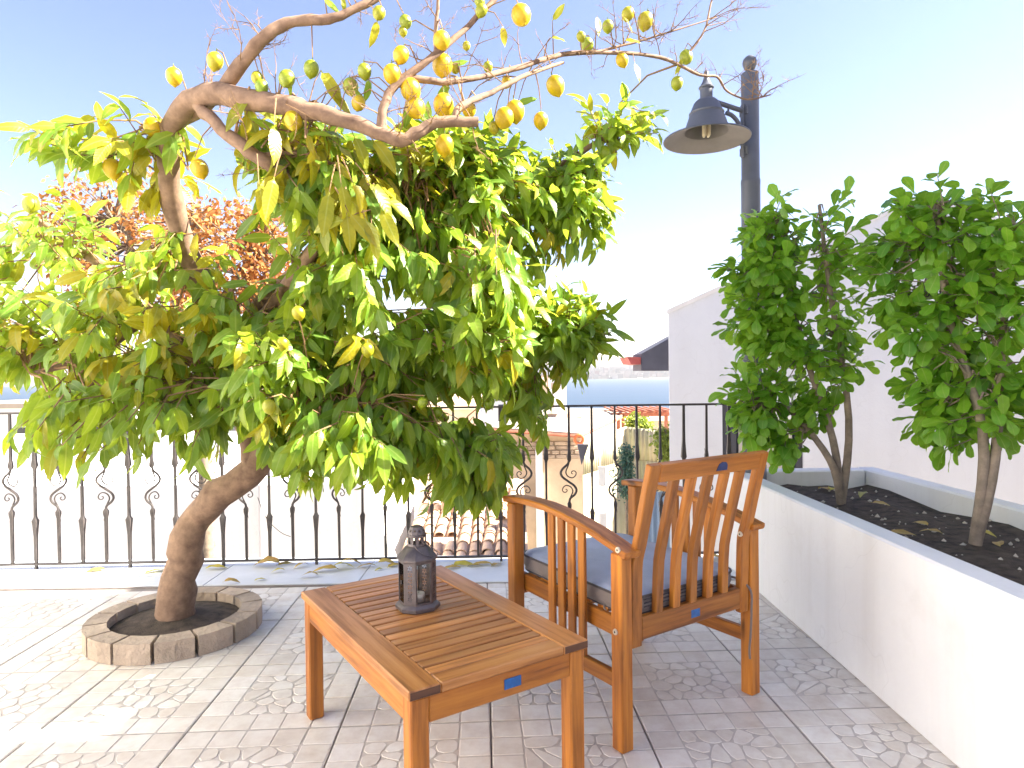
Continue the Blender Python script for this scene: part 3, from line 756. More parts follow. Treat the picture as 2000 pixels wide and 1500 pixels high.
for dx, dy in ((-.012, -.006), (.012, -.006), (-.012, .012), (.012, .012)):
    b.tube([(hx + dx, hy + dy, 2.60), (hx + dx, hy + dy, 2.462), (hx + dx, hy + dy, 2.452)], [.0095, .0095, .005], 10)
b.lathe([(.024, 2.56), (.026, 2.62), (.001, 2.63)], 16, (hx, hy + .003, 0))
b.build('bulb', CFL, lp, 50)

# ------------------------------------------------------------------ village behind the terrace
hs = tag(empty('gabled_house', (1.79, 7.5, -3.4), -.22), 'white rendered house with sloping gable and dark window behind the railing', 'house')
zb = 0.0
def hz(z): return z + 3.4
gx = [(0, 0), (0, hz(1.815)), (2.6, hz(2.93)), (5.6, hz(1.65)), (5.6, 0)]
wx0, wx1, wz0, wz1 = .575, 1.42, hz(-.45), hz(.80)
# wall with the window opening left out
b = MB()
def slope(x): return hz(1.815) + x * (1.115 / 2.6) if x <= 2.6 else hz(2.93) - (x - 2.6) * (1.28 / 3.0)
xsw = [0, wx0, wx1, 2.6, 5.6]
for i in range(4):
    xa, xb = xsw[i], xsw[i + 1]
    if i == 1:
        b.prism([(xa, 0), (xb, 0), (xb, wz0), (xa, wz0)], 0, .25); b.prism([(xa, wz1), (xb, wz1), (xb, slope(xb)), (xa, slope(xa))], 0, .25)
    else: b.prism([(xa, 0), (xb, 0), (xb, slope(xb)), (xa, slope(xa))], 0, .25)
SK = .85; b.add([(x + SK * (y / 2.4), y, z) for y in (.252, 2.4) for x, z in ((0, 0), (.25, 0), (.25, slope(.25) - .02), (0, slope(0) - .02))], [(0, 1, 2, 3), (7, 6, 5, 4), (0, 4, 5, 1), (1, 5, 6, 2), (2, 6, 7, 3), (3, 7, 4, 0)]); b.prism([(5.35, 0), (5.6, 0), (5.6, slope(5.6)), (5.35, slope(5.35))], .252, 2.4)
b.prism([(1.12, 0), (5.348, 0), (5.348, slope(5.348)), (2.6, slope(2.6)), (1.12, slope(1.12))], 2.2, 2.4)
b.build('wall', STUCCO_SHADE, hs)
b = MB(); e = .05
b.add([(-.02, -.02, slope(0) - .01), (2.6, -.02, slope(2.6)), (2.6, 2.45, slope(2.6)), (SK - .02, 2.45, slope(SK) - .01), (-.02, -.02, slope(0) + e - .01), (2.6, -.02, slope(2.6) + e), (2.6, 2.45, slope(2.6) + e), (SK - .02, 2.45, slope(SK) + e - .01)],
      [(3, 2, 1, 0), (4, 5, 6, 7), (0, 1, 5, 4), (1, 2, 6, 5), (2, 3, 7, 6), (3, 0, 4, 7)])
b.prism([(2.6, slope(2.6)), (5.62, slope(5.6) - .01), (5.62, slope(5.6) + e), (2.6, slope(2.6) + e)], -.02, 2.45)
for v in b.v: pass
b.build('roof', STUCCO_AGED, hs)
wn = empty('window', (0, 0, 0)); wn.parent = hs
for (xa, xb, za, zc) in ((wx0, wx0 + .07, wz0, wz1), (wx0 + .09, wx0 + .15, wz0 + .03, wz1 - .07), (wx1 - .07, wx1, wz0, wz1), (wx0 + .07, wx1 - .07, wz1 - .06, wz1), (wx0 + .07, wx1 - .07, wz0, wz0 + .06)):
    MB().box(xa, xb, .05, .12, za, zc).build('window_frame', DARKFRAME, wn)
MB().box(wx0 + .07, wx1 - .07, .115, .125, wz0 + .02, wz1 - .02).build('pane', WINGLASS, wn)
MB().box(wx0 + .18, wx1 - .10, .085, .11, wz0 + .06, hz(.55)).build('shutter_panel', BEIGEPANEL, wn)
MB().box(wx0 + .18, wx1 - .10, .085, .11, hz(.56), hz(.70)).build('blind', STUCCO, wn)
MB().box(wx0 - .06, wx1 + .06, -.05, .05, wz0 - .06, wz0 - .002).build('sill', STUCCO_AGED, wn)
ev = tag(empty('roof_overhang', (0, 0, 0)), 'dark slate roof end with a red gutter box projecting behind the white gable', 'roof')
q = [at(1252, 724, 9), at(1360, 724, 9), at(1360, 632, 9), at(1252, 691, 9)]
MB().prism([(p.x, p.z) for p in q], 8.98, 9.6).build('fascia', DARKROOF, ev)
q = [at(1224, 697, 9), at(1250, 698, 9), at(1250, 712, 9), at(1231, 711, 9)]
MB().prism([(p.x, p.z) for p in q], 8.95, 9.6).build('gutter_box', REDPAINT, ev)
q0 = at(1252, 724, 9)
q0 = at(1345, 724, 9.05); MB().box(q0.x, q0.x + 1.6, 9.05, 9.55, -4.2, q0.z - .03).build('wall', STUCCO_AGED, ev)

# low white house seen through the railing, lower left
wl = tag(empty('white_flat_house', (0, 8, -3.6)), 'low white flat-roofed house seen through the left part of the railing', 'house')
A = [at(-700, 955, 8), at(712, 946, 8), at(768, 1092, 8)]
poly = [(A[0].x, 0), (A[2].x + .25, 0), (A[2].x, A[2].z + 3.6), (A[1].x, A[1].z + 3.6), (A[0].x, A[0].z + 3.6)]
MB().prism(poly, 0, .2).build('front_wall', STUCCO, wl)
zt = A[1].z + 3.6
MB().box(A[0].x, A[1].x - .002, .2, 3.8, 0, zt - .05).build('flat_roof', STUCCO, wl)
MB().box(A[1].x - .18, A[1].x - .002, .202, 3.8, zt - .05, zt + .05).build('kerb', STUCCO, wl)
MB().box(A[0].x, A[1].x - .002, 3.802, 4.0, 0, zt + .35).build('rear_upstand', STUCCO, wl)
pipe = at(510, 1000, 7.93)
MB().tube([(pipe.x, -.06, 1.2), (pipe.x, -.06, zt - .1), (pipe.x, -.06, zt + .02)], .035, 10).build('rain_pipe', STUCCO_AGED, wl, 50)

# terracotta roof house, centre
tr = tag(empty('tiled_house', (0, 0, 0)), 'low house with a pale terracotta tiled roof behind the lantern', 'house')
e0, e1 = at(775, 1100, 9.0), at(1030, 1096, 9.0); r0 = at(800, 940, 13.0); r0.z = max(r0.z, e0.z + .55)
dx = e1.x - e0.x; sl = Vector((0, 13.0 - 9.0, r0.z - e0.z)); SLn = sl.length; sld = sl.normalized()
MB().box(e0.x + .1, e1.x - .1, 9.15, 12.9, -4.2, e0.z - .12).build('wall', STUCCO_AGED, tr)
rf = MB().box(-.02, dx + .02, 0, SLn, -.10, -.035).build('roof', TERRA, tr, None, Matrix((Vector((1, 0, 0)), sld, Vector((1, 0, 0)).cross(sld))).transposed().to_4x4())
rf.location = e0
TWD, TLN = .19, .34
def half_tile(seed):
    secs = []
    for y, r in ((0, .085), (TLN + .05, .072)):
        o_ = [(r * math.cos(a), y, r * .75 * math.sin(a) + (.016 if y == 0 else 0)) for a in [math.pi * k / 6 for k in range(7)]]
        i_ = [((r - .014) * math.cos(a), y, (r - .014) * .75 * math.sin(a) + (.016 if y == 0 else 0)) for a in [math.pi * (6 - k) / 6 for k in range(7)]]
        secs.append(o_ + i_)
    return MB().loft(secs).mesh('roof_tile', TERRA, 40)
htm = half_tile(0)
nxt, nyt = int(dx / TWD), int(SLn / TLN)
for i in range(nxt):
    for j in range(nyt):
        if rng.random() < .05: continue
        link('roof_tile', htm, rf, Matrix.Translation((TWD * (i + .5) + rng.uniform(-.012, .012), j * TLN + rng.uniform(-.02, .02), -.03)) @ Matrix.Rotation(rng.uniform(-.03, .03), 4, 'Z'))
chm = empty('chimney', e0 + sld * 2.2 + Vector((.55, 0, 0))); chm.parent = tr
for k in range(3): MB().box(-.16, .16, -.13, .13, -.15 + k * .16, -.002 + k * .16, 0, .008).build('chimney_block', TERRA, chm)
MB().box(-.2, .2, -.17, .17, .335, .38, 0, .008).build('chimney_cap', PALEROOF, chm)

# beige building with a big pale roof
bb = tag(empty('plastered_building', (0, 0, 0)), 'beige plastered building with a wide pale roof beyond the railing', 'building')
w0, w1 = at(985, 960, 14), at(1142, 960, 14); wt = at(1060, 842, 14)
zst0, zst1 = at(1060, 896, 14).z, at(1060, 868, 14).z
MB().box(w0.x, w1.x, 14, 17, -4.2, zst0).build('wall', PLASTER, bb)
z = zst0 + .002; k = 0
while z < zst1:                 # rubble courses
    x = w0.x; r = random.Random(k)
    while x < w1.x - .05:
        w = r.uniform(.16, .34); MB().box(x + .008, min(x + w, w1.x) - .008, 13.99 + r.uniform(-.02, .02), 14.3, z + .004, z + .085, 0, .012).build('stone', STONE, bb); x += w
    z += .092; k += 1
MB().box(w0.x, w1.x, 14.05, 17, zst0, wt.z - .05).build('core_wall', PLASTER, bb)
cpx = at(1053, 920, 13.9)
MB().box(cpx.x - .075, cpx.x + .075, 13.85, 13.98, -4.2, at(1053, 878, 13.9).z, 0, .01).build('pillar', STUCCO, bb)
rc = [at(960, 834, 13.6), at(1132, 846, 13.4), at(1245, 798, 22), at(1010, 796, 24)]
b = MB(); vs = [tuple(p) for p in rc] + [(p.x, p.y, p.z - .10) for p in rc]
b.add(vs, [(0, 1, 2, 3), (7, 6, 5, 4), (0, 4, 5, 1), (1, 5, 6, 2), (2, 6, 7, 3), (3, 7, 4, 0)]).build('roof', PALEROOF, bb)
for p_, q_ in ((rc[0], rc[1]), (rc[1], rc[2])):
    MB().tube([p_ - Vector((0, .05, .06)), q_ - Vector((0, .05, .06))], .035, 6).build('eave_pole', RUSTWOOD, bb)
pc = at(1105, 815, 17.5); pc.z += .02
b = MB(); r = random.Random(4); n = 14
b.lathe([(.55, 0), (.45, .10), (.25, .14), (.01, .15)], n, pc)
b.v = [(x + r.uniform(-.05, .05), y + r.uniform(-.1, .1), z_) for x, y, z_ in b.v]; b.build('roof_patch', TERRA, bb)
lb = at(1131, 858, 13.2)
lf = tag(MB().loft([[(Vector((math.cos(a) * (.085 + .03 * math.cos(c)), .03 * math.sin(c), math.sin(a) * (.085 + .03 * math.cos(c))))) + lb for c in [2 * math.pi * j / 8 for j in range(8)]] for a in [2 * math.pi * i / 20 for i in range(21)]], caps=False).build('lifebuoy', ORANGE, None, 60), 'orange ring buoy hanging under the eave of the beige building', 'lifebuoy')
# pergola of red-brown timber
pg = tag(empty('pergola', (0, 0, 0)), 'red-brown timber pergola in front of the sea', 'pergola')
p0, p1 = at(1200, 806, 19), at(1312, 806, 19)
for k in range(9):
    f = k / 8; x = p0.x + (p1.x - p0.x) * f
    MB().box(x - .035, x + .035, 18.6 + rng.uniform(-.1, .1), 21, p0.z + rng.uniform(0, .04), p0.z + .08, 0, .005).build('rafter', RUSTWOOD, pg)
for yy in (18.9, 20.4): MB().box(p0.x - .1, p1.x + .1, yy, yy + .09, p0.z - .11, p0.z - .003, 0, .005).build('beam', RUSTWOOD, pg)
for px in (1207, 1216, 1259, 1300):
    x = at(px, 806, 19).x; MB().box(x - .045, x + .045, 18.9, 18.99, -6, p0.z - .112, 0, .005).build('post', RUSTWOOD, pg)
for px in (1075, 1170, 1178):
    pass
# corrugated sheet fence
cf = tag(empty('corrugated_fence', (0, 0, 0)), 'weathered cream and green corrugated sheet fence below the white gable', 'fence')
fence_top = [(1140, 868, 10.2), (1222, 833, 11.6), (1302, 842, 11.2), (1420, 850, 11)]
def corr_sheet(p0, p1, z0a, z0b, zt0, zt1, mat, seed):
    n = 40; r = random.Random(seed); d = (p1 - p0); L = d.length; nn = Vector((d.y, -d.x, 0)).normalized(); vs = []
    lean_ = r.uniform(-.02, .03)
    for i in range(n + 1):
        f = i / n; p = p0 + d * f + nn * (.016 * math.sin(f * L / .076 * 2 * math.pi))
        vs.append((p.x, p.y, z0a + (z0b - z0a) * f)); q = p + nn * lean_; vs.append((q.x, q.y, zt0 + (zt1 - zt0) * f))
    b = MB().add(vs, [(2 * i, 2 * i + 2, 2 * i + 3, 2 * i + 1) for i in range(n)])
    me = b.mesh('corrugated_sheet', mat, 60, False); return me
seed = 0
for (a_, c_) in zip(fence_top, fence_top[1:]):
    A_, C_ = at(*a_), at(*c_); d = C_ - A_; L = math.hypot(d.x, d.y); n = max(1, round(L / .62))
    for k in range(n):
        P0 = A_ + d * (k / n); P1 = A_ + d * ((k + 1) / n); z0t, z1t = P0.z, P1.z
        zm = at(1200, 915, 11).z + rng.uniform(-.05, .05)
        P0f, P1f = Vector((P0.x, P0.y, 0)), Vector((P1.x, P1.y, 0)); ov = (P1f - P0f).normalized() * .03
        for (za, zc, off) in ((zm, None, 0), (-4.4, zm + .06, .03)):
            o_ = Vector((0, -off - .012 * (k % 2), 0))
            me = corr_sheet(P0f - ov + o_, P1f + ov + o_, za, za, z0t if zc is None else zc, z1t if zc is None else zc, CORR, seed); seed += 1
            o = link('corrugated_sheet', me, cf); md = o.modifiers.new('t', 'SOLIDIFY'); md.thickness = .004
for px, py in ((1176, 930), (1178, 1020)):
    p = at(px, py, 9.9); MB().box(p.x - .055, p.x + .055, p.y - .02, p.y, p.z - .15, p.z + .15, 0, .004).build('white_board', STUCCO, cf)
pA, pB = at(1128, 868, 10), at(1150, 868, 10); pC = at(1136, 908, 10)
MB().prism([(pA.x, pA.z), (pB.x, pB.z), (pC.x, pC.z)], 10.0, 10.06).build('broken_sheet', DARKROOF, cf)
bs = empty('sheet_hoarding', (0, 0, 0)); tag(bs, 'blue-grey corrugated hoarding glimpsed between the chair back slats', 'hoarding')
A_, C_ = at(1262, 960, 8.2), at(1318, 960, 8.0)
me = corr_sheet(Vector((A_.x, A_.y, 0)), Vector((C_.x, C_.y, 0)), -4.0, -4.0, A_.z, C_.z, BLUESHEET, 77)
o = link('corrugated_sheet', me, bs); md = o.modifiers.new('t', 'SOLIDIFY'); md.thickness = .004
MB().box(A_.x, C_.x, 8.22, 8.27, A_.z - .12, A_.z - .05).build('batten', RUSTWOOD, bs)

# white tower block and pole, and other roofs of the village
tw = tag(empty('white_tower', (0, 0, 0)), 'slim white tower with three dark slots rising in front of the sea', 'tower')
a_, c_ = at(1071, 742, 42), at(1106, 740, 42)
MB().box(a_.x, c_.x, 42, 43.2, -8, a_.z - .001, 0).box(a_.x - .1, c_.x + .1, 41.9, 43.3, a_.z, a_.z + .14, 0).build('shaft', STUCCO, tw)
for px in (1079, 1089, 1099):
    p = at(px, 753, 41.98); MB().box(p.x - .09, p.x + .09, 41.97, 42.05, p.z - .22, p.z + .16).build('slot', STONE, tw)
p = at(1080, 795, 41.98); MB().box(p.x - .07, p.x + .07, 41.97, 42.05, p.z - .4, p.z + .4).build('slot', STONE, tw)
up_ = tag(empty('utility_pole', (0, 0, 0)), 'thin pole with a cross arm left of the white tower', 'pole')
p = at(1070, 733, 38); MB().tube([(p.x, 38, -8), (p.x, 38, p.z)], .08, 8).build('shaft', STONE, up_); MB().box(p.x - .35, p.x + .35, 37.95, 38.05, p.z - .1, p.z).build('cross_arm', STONE, up_)

def village_house(px0, px1, pyt, Y, wall, roofmat, label, flat=True, nwin=3):
    a, c = at(px0, pyt, Y), at(px1, pyt, Y); g = ground_z(Y) - 1
    o = tag(empty('village_house', (a.x, Y, g)), label, 'house', 'houses of the village below the terrace'); w = c.x - a.x; h = a.z - g; d = max(4, w * .8)
    MB().box(0, w, 0, d, 0, h).build('wall', wall, o)
    if flat: MB().box(-.1, w + .1, -.1, d + .1, h + .002, h + .18).build('roof', roofmat, o)
    else: MB().add([(-.2, -.3, h), (w + .2, -.3, h), (w + .2, d + .3, h), (-.2, d + .3, h), (-.2, d / 2, h + d * .2), (w + .2, d / 2, h + d * .2)], [(0, 1, 5, 4), (2, 3, 4, 5), (0, 4, 3), (1, 2, 5), (0, 3, 2, 1)]).build('roof', roofmat, o)
    nw = max(1, int(w / 2.2))
    for lev in range(max(1, int(h / 2.9))):
        for k in range(nw):
            x = w * (k + .5) / nw; z = h - 1.9 - lev * 2.9
            if z < .4: continue
            MB().box(x - .45, x + .45, -.03, .05, z, z + 1.2).build('window', WINGLASS, o)
            MB().box(x - .55, x + .55, -.09, -.032, z - .09, z - .002).build('sill', wall, o)
    return o
village_house(1036, 1068, 752, 60, PLASTER, TERRA, 'sandy house behind the pole and lemon leaves', False)
village_house(940, 1030, 772, 48, STUCCO_AGED, PALEROOF, 'off-white house hidden behind the lemon crown near the tower')
village_house(780, 930, 800, 30, PLASTER, TERRA, 'beige house with tiled roof behind the hanging lemon leaves', False)
village_house(560, 770, 790, 26, STUCCO, PALEROOF, 'white block behind the middle of the lemon tree')
village_house(300, 520, 770, 30, STUCCO_AGED, TERRA, 'off-white tiled house behind the lemon trunk', False)
village_house(-160, 260, 800, 24, STUCCO, PALEROOF, 'broad white house at the left edge below the lemon tree')
village_house(1268, 1400, 822, 60, PLASTER, TERRA, 'sandy house under the pergola by the shore', False)

# ------------------------------------------------------------------ leaves
def leaf_shape(kind, curl, fold, seed):
    """one leaf, length 1 along X, upper face +Z: rows of left / midrib / right"""
    r = random.Random(seed)
    if kind == 'lemon': W_ = [(0, .012), (.07, .02), (.16, .115), (.34, .150), (.55, .160), (.75, .112), (.90, .045), (1, 0)]
    elif kind == 'obovate': W_ = [(0, .015), (.12, .04), (.32, .12), (.55, .215), (.75, .255), (.9, .19), (.97, .09), (1, 0)]
    else: W_ = [(0, .02), (.3, .2), (.65, .22), (1, 0)]
    vs = []; fs = []; ang = 0; x = z = 0; pt = 0; rows = []
    for i, (t, w) in enumerate(W_):
        dt = t - pt; pt = t; ang -= curl * dt; x += dt * math.cos(ang); z += dt * math.sin(ang)
        tw = .25 * r.uniform(-1, 1) * t
        if w == 0: rows.append([len(vs)]); vs.append((x, 0, z, t, 0)); continue
        wave = r.uniform(-.025, .025)
        rows.append([len(vs), len(vs) + 1, len(vs) + 2])
        vs += [(x, w * math.cos(tw), z + w * fold + w * math.sin(tw) + wave, t, w), (x, 0, z, t, 0), (x, -w * math.cos(tw), z + w * fold - w * math.sin(tw) - wave, t, -w)]
    for a, c in zip(rows, rows[1:]):
        if len(c) == 3: fs += [(a[0], a[1], c[1], c[0]), (a[1], a[2], c[2], c[1])]
        else: fs += [(a[0], a[1], c[0]), (a[1], a[2], c[0])]
    return np.array(vs), fs

def leaf_axes(d, upv, roll):
    d = d.normalized(); z = upv - d * upv.dot(d)
    if z.length < 1e-3: z = d.orthogonal()
    z.normalize(); y = z.cross(d)
    z, y = z * math.cos(roll) + y * math.sin(roll), y * math.cos(roll) - z * math.sin(roll)
    return d, y, z

def foliage(tree, leaves, variants, mats, single, bulk_name='foliage'):
    """leaves: (pos, dir, up, roll, size, variant, mat). The largest in view become objects of their own."""
    cells = {}
    if single:
        for i, L in enumerate(leaves):
            c = L[0] + L[1] * (L[4] * .5); p = topx(c)
            if p is None or not (0 < p[0] < 2000 and 0 < p[1] < 1500): continue
            k = (int(p[0] // 22), int(p[1] // 22))
            if k not in cells or cells[k][0] > p[2]: cells[k] = (p[2], i)
        best = sorted(cells.values(), key=lambda q: -leaves[q[1]][4] / q[0])[:single]
        chosen = set(i for _, i in best)
    else: chosen = set()
    meshes = {}
    V = []; F = []; MI = []; n = 0
    uvt = [[c_ for f in fs_ for q in f for c_ in (vs_[q][3], vs_[q][4] + .5)] for vs_, fs_ in variants]
    variants = [(vs_[:, :3], fs_) for vs_, fs_ in variants]; UVS = []
    for i, (pos, d, upv, roll, size, var, mi) in enumerate(leaves):
        x, y, z = leaf_axes(d, upv, roll)
        if i in chosen:
            if (var, mi) not in meshes:
                me = bpy.data.meshes.new('leaf'); me.from_pydata([tuple(v) for v in variants[var][0]], [], variants[var][1])
                me.materials.append(mats[mi]); me.polygons.foreach_set('use_smooth', [True] * len(me.polygons)); meshes[(var, mi)] = me
                me.uv_layers.new(name='UVMap').data.foreach_set('uv', uvt[var])
            m = Matrix((x * size, y * size, z * size)).transposed().to_4x4(); m.translation = pos
            link('leaf', meshes[(var, mi)], tree, tree.matrix_basis.inverted() @ m)
        else:
            R = np.array((x, y, z)) * size; vv = variants[var][0] @ R + np.array(pos); V.append(vv)
            for f in variants[var][1]: F.append(tuple(q + n for q in f)); MI.append(mi)
            n += len(vv); UVS += uvt[var]
    if V:
        off = np.array(tree.matrix_basis.translation)
        me = bpy.data.meshes.new(bulk_name); me.from_pydata((np.concatenate(V) - off).tolist(), [], F)
        for m_ in mats: me.materials.append(m_)
        me.polygons.foreach_set('material_index', MI); me.polygons.foreach_set('use_smooth', [True] * len(F))
        me.uv_layers.new(name='UVMap').data.foreach_set('uv', UVS)
        o = link(bulk_name, me, tree); o['kind'] = 'stuff'

def rand_dir(r):
    while True:
        v = Vector((r.uniform(-1, 1), r.uniform(-1, 1), r.uniform(-1, 1)))
        if .1 < v.length < 1: return v.normalized()

def ell(px, py, Y, rx, ry, rd):
    c = at(px, py, Y); k = Y / FPX; return c, Vector((rx * k, rd, ry * k))

UPV = Vector((0, 0, 1))

# ------------------------------------------------------------------ lemon tree
r = random.Random(21)
base = Vector((-1.52, 2.95, 0))
lt = tag(empty('lemon_tree', base), 'large lemon tree with yellow fruit and bare boughs overhanging the railing', 'tree')
def px_path(lst): return smooth_path([at(*q[:3]) if len(q) == 3 else Vector(q[:3]) for q in lst], 5)
skeleton = []
def branch(pts, r0, r1, name='branch', k=5, n=9, mat=BARK):
    P = smooth_path(pts, k); m = len(P)
    rad = [r0 + (r1 - r0) * i / (m - 1) for i in range(m)]
    Q = [p - base + Vector((r.uniform(-1, 1), r.uniform(-1, 1), r.uniform(-1, 1))) * rad[i] * .18 for i, p in enumerate(P)]
    rad = [a * r.uniform(.9, 1.1) for a in rad]
    MB().tube(Q, rad, n).build(name, mat, lt, 70)
    skeleton.extend(zip(P, rad)); return P
branch([base - Vector((0, 0, .1)), base + Vector((.02, 0, .25)), base + Vector((.12, -.02, .52)), at(500, 912, 2.85), at(545, 866, 2.83)], .085, .052, 'trunk', 5, 12)
branch([at(530, 880, 2.84), at(620, 800, 2.8), at(740, 745, 2.85), at(865, 765, 2.95), at(980, 700, 3.0), at(1090, 668, 3.0)], .046, .012)
branch([at(500, 912, 2.86), at(470, 780, 2.9), at(480, 640, 2.9), at(600, 520, 2.85), at(760, 450, 2.9), at(930, 400, 3.0), at(1080, 330, 3.0), at(1180, 268, 3.0)], .05, .010)
branch([at(480, 660, 2.9), at(560, 560, 2.6), at(640, 440, 2.4), at(605, 380, 2.3), at(555, 340, 2.2), at(500, 305, 2.15), at(430, 250, 2.15), at(385, 205, 2.2)], .030, .020)
branch([at(475, 700, 2.9), at(360, 480, 2.6), at(330, 280, 2.35), at(390, 190, 2.2), at(500, 196, 2.12), at(600, 214, 2.1), at(700, 243, 2.1), at(785, 273, 2.1), at(850, 240, 2.12), at(935, 239, 2.15)], .045, .016)
branch([at(470, 780, 2.9), at(330, 640, 2.9), at(200, 520, 3.0), at(60, 420, 3.05)], .042, .012)
branch([at(300, 610, 2.9), at(190, 690, 2.7), at(60, 730, 2.6)], .025, .008)
up1 = branch([at(745, 256, 2.1), at(747, 215, 2.1), at(775, 165, 2.12), at(850, 108, 2.15), at(915, 50, 2.2), at(985, -20, 2.25)], .017, .008)
up2 = branch([at(775, 165, 2.12), at(800, 152, 2.14), at(880, 160, 2.2), at(1000, 136, 2.35), at(1100, 106, 2.5), at(1190, 103, 2.6), at(1290, 112, 2.75), at(1365, 146, 2.85), at(1400, 150, 2.9), at(1420, 178, 2.95), at(1460, 194, 3.0), at(1505, 185, 3.05)], .0125, .003)
up3 = branch([at(888, 238, 2.13), at(898, 208, 2.15), at(960, 180, 2.25), at(1030, 146, 2.35), at(1100, 122, 2.5)], .013, .006)
up4 = branch([at(330, 250, 2.35), at(420, 190, 2.2), at(500, 92, 2.1), at(560, 46, 2.1), at(640, 38, 2.1), at(700, 14, 2.12), at(760, -15, 2.15)], .026, .010)
up5 = branch([at(850, 108, 2.15), at(852, 50, 2.15), at(858, -20, 2.15)], .008, .005)
up6 = branch([at(1150, 105, 2.56), at(1235, 84, 2.65), at(1310, 62, 2.7), at(1400, 34, 2.8)], .006, .002)
up7 = branch([at(1340, 108, 2.8), at(1375, 62, 2.82), at(1390, 0, 2.85), at(1398, -30, 2.86)], .006, .003)
low1 = branch([at(500, 305, 2.15), at(600, 300, 2.2), at(700, 340, 2.3), at(830, 345, 2.5), at(900, 352, 2.6)], .009, .004)
low2 = branch([at(330, 640, 2.85), at(420, 760, 2.6), at(560, 790, 2.35), at(680, 800, 2.35)], .02, .006)
low3 = branch([at(740, 745, 2.85), at(800, 840, 2.8), at(870, 900, 2.8), at(905, 935, 2.8)], .016, .004)
skp = np.array([tuple(p) for p, _ in skeleton])
def nearest(p):
    d = ((skp - np.array(p)) ** 2).sum(1); return Vector(skp[int(d.argmin())])

# bare spiny twigs on the upper boughs
tw_ = MB()
def twig(p, d, L, rad, depth=0):
    pts = [p]; dd = d.normalized(); n = 5
    for i in range(n):
        dd = (dd + rand_dir(r) * .28 + Vector((0, 0, .05))).normalized(); pts.append(pts[-1] + dd * (L / n))
    tw_.tube([q - base for q in pts], [rad * (1 - .8 * i / n) for i in range(n + 1)], 5)
    for i in range(1, n):
        if r.random() < .45:       # thorn
            t_ = rand_dir(r); tw_.tube([pts[i] - base, pts[i] - base + t_ * .02], [rad * .6, .0003], 4)
        if depth < 2 and r.random() < .5: twig(pts[i], dd + rand_dir(r) * .9, L * r.uniform(.35, .6), rad * .6, depth + 1)
for P, cnt in ((up1, 12), (up2, 26), (up3, 8), (up4, 15), (up5, 7), (up6, 12), (up7, 9), (low1, 8)):
    for _ in range(cnt):
        i = r.randrange(3, len(P)); d = rand_dir(r); d.z = abs(d.z) * .7 + .1
        twig(P[i], d, r.uniform(.08, .24), .0024)
for P in (skeleton[95:140], skeleton[150:175]):
    for _ in range(10): twig(r.choice(P)[0], rand_dir(r) + Vector((.3, 0, .3)), r.uniform(.1, .3), .0025)
for q in ((500, 200), (520, 160), (540, 130), (560, 200), (620, 190), (650, 150), (520, 250), (560, 260), (640, 260)):
    p = at(*q, 2.15); s0 = nearest(p); twig(s0, (p - s0) + rand_dir(r) * .1, .22, .0026)

lemon_v = [leaf_shape('lemon', c, f, s) for c, f, s in ((.5, .18, 1), (.9, .28, 2), (1.3, .35, 3), (.25, .10, 4), (1.0, -.08, 5), (1.7, .30, 6))]
leaves = []
# ellipsoids of the crown: px, py, depth, radii, shoots, droop, lateness of yellow
CR = [(760, 600, 2.8, 260, 250, .60, 300, .85, .03), (930, 420, 2.95, 165, 140, .50, 130, .35, .06), (1085, 650, 2.95, 115, 90, .38, 85, .30, .02),
      (1205, 245, 3.0, 95, 60, .18, 15, -.25, .05), (1110, 390, 3.0, 90, 120, .32, 62, .10, .04), (920, 890, 2.6, 90, 85, .30, 55, 1.2, .0), (960, 620, 2.5, 95, 150, .32, 95, .8, .02), (1035, 800, 3.0, 55, 95, .22, 20, .9, .02),
      (700, 845, 2.5, 190, 100, .42, 95, 1.1, .02), (565, 735, 2.45, 110, 150, .40, 62, .9, .10), (640, 400, 2.35, 150, 85, .30, 44, .9, .55), (890, 320, 2.75, 140, 65, .34, 75, .4, .10), (720, 340, 2.7, 120, 60, .3, 34, .7, .25),
      (340, 620, 2.7, 190, 190, .45, 80, .8, .28), (110, 600, 2.95, 190, 230, .50, 75, .7, .22), (300, 810, 2.5, 240, 95, .42, 60, 1.0, .12), (-150, 560, 2.8, 200, 280, .5, 30, .7, .2),
      (610, 300, 2.3, 130, 65, .2, 26, .6, .6), (800, 290, 2.4, 110, 35, .15, 14, .5, .4), (250, 300, 2.4, 190, 80, .30, 16, .6, .5)]
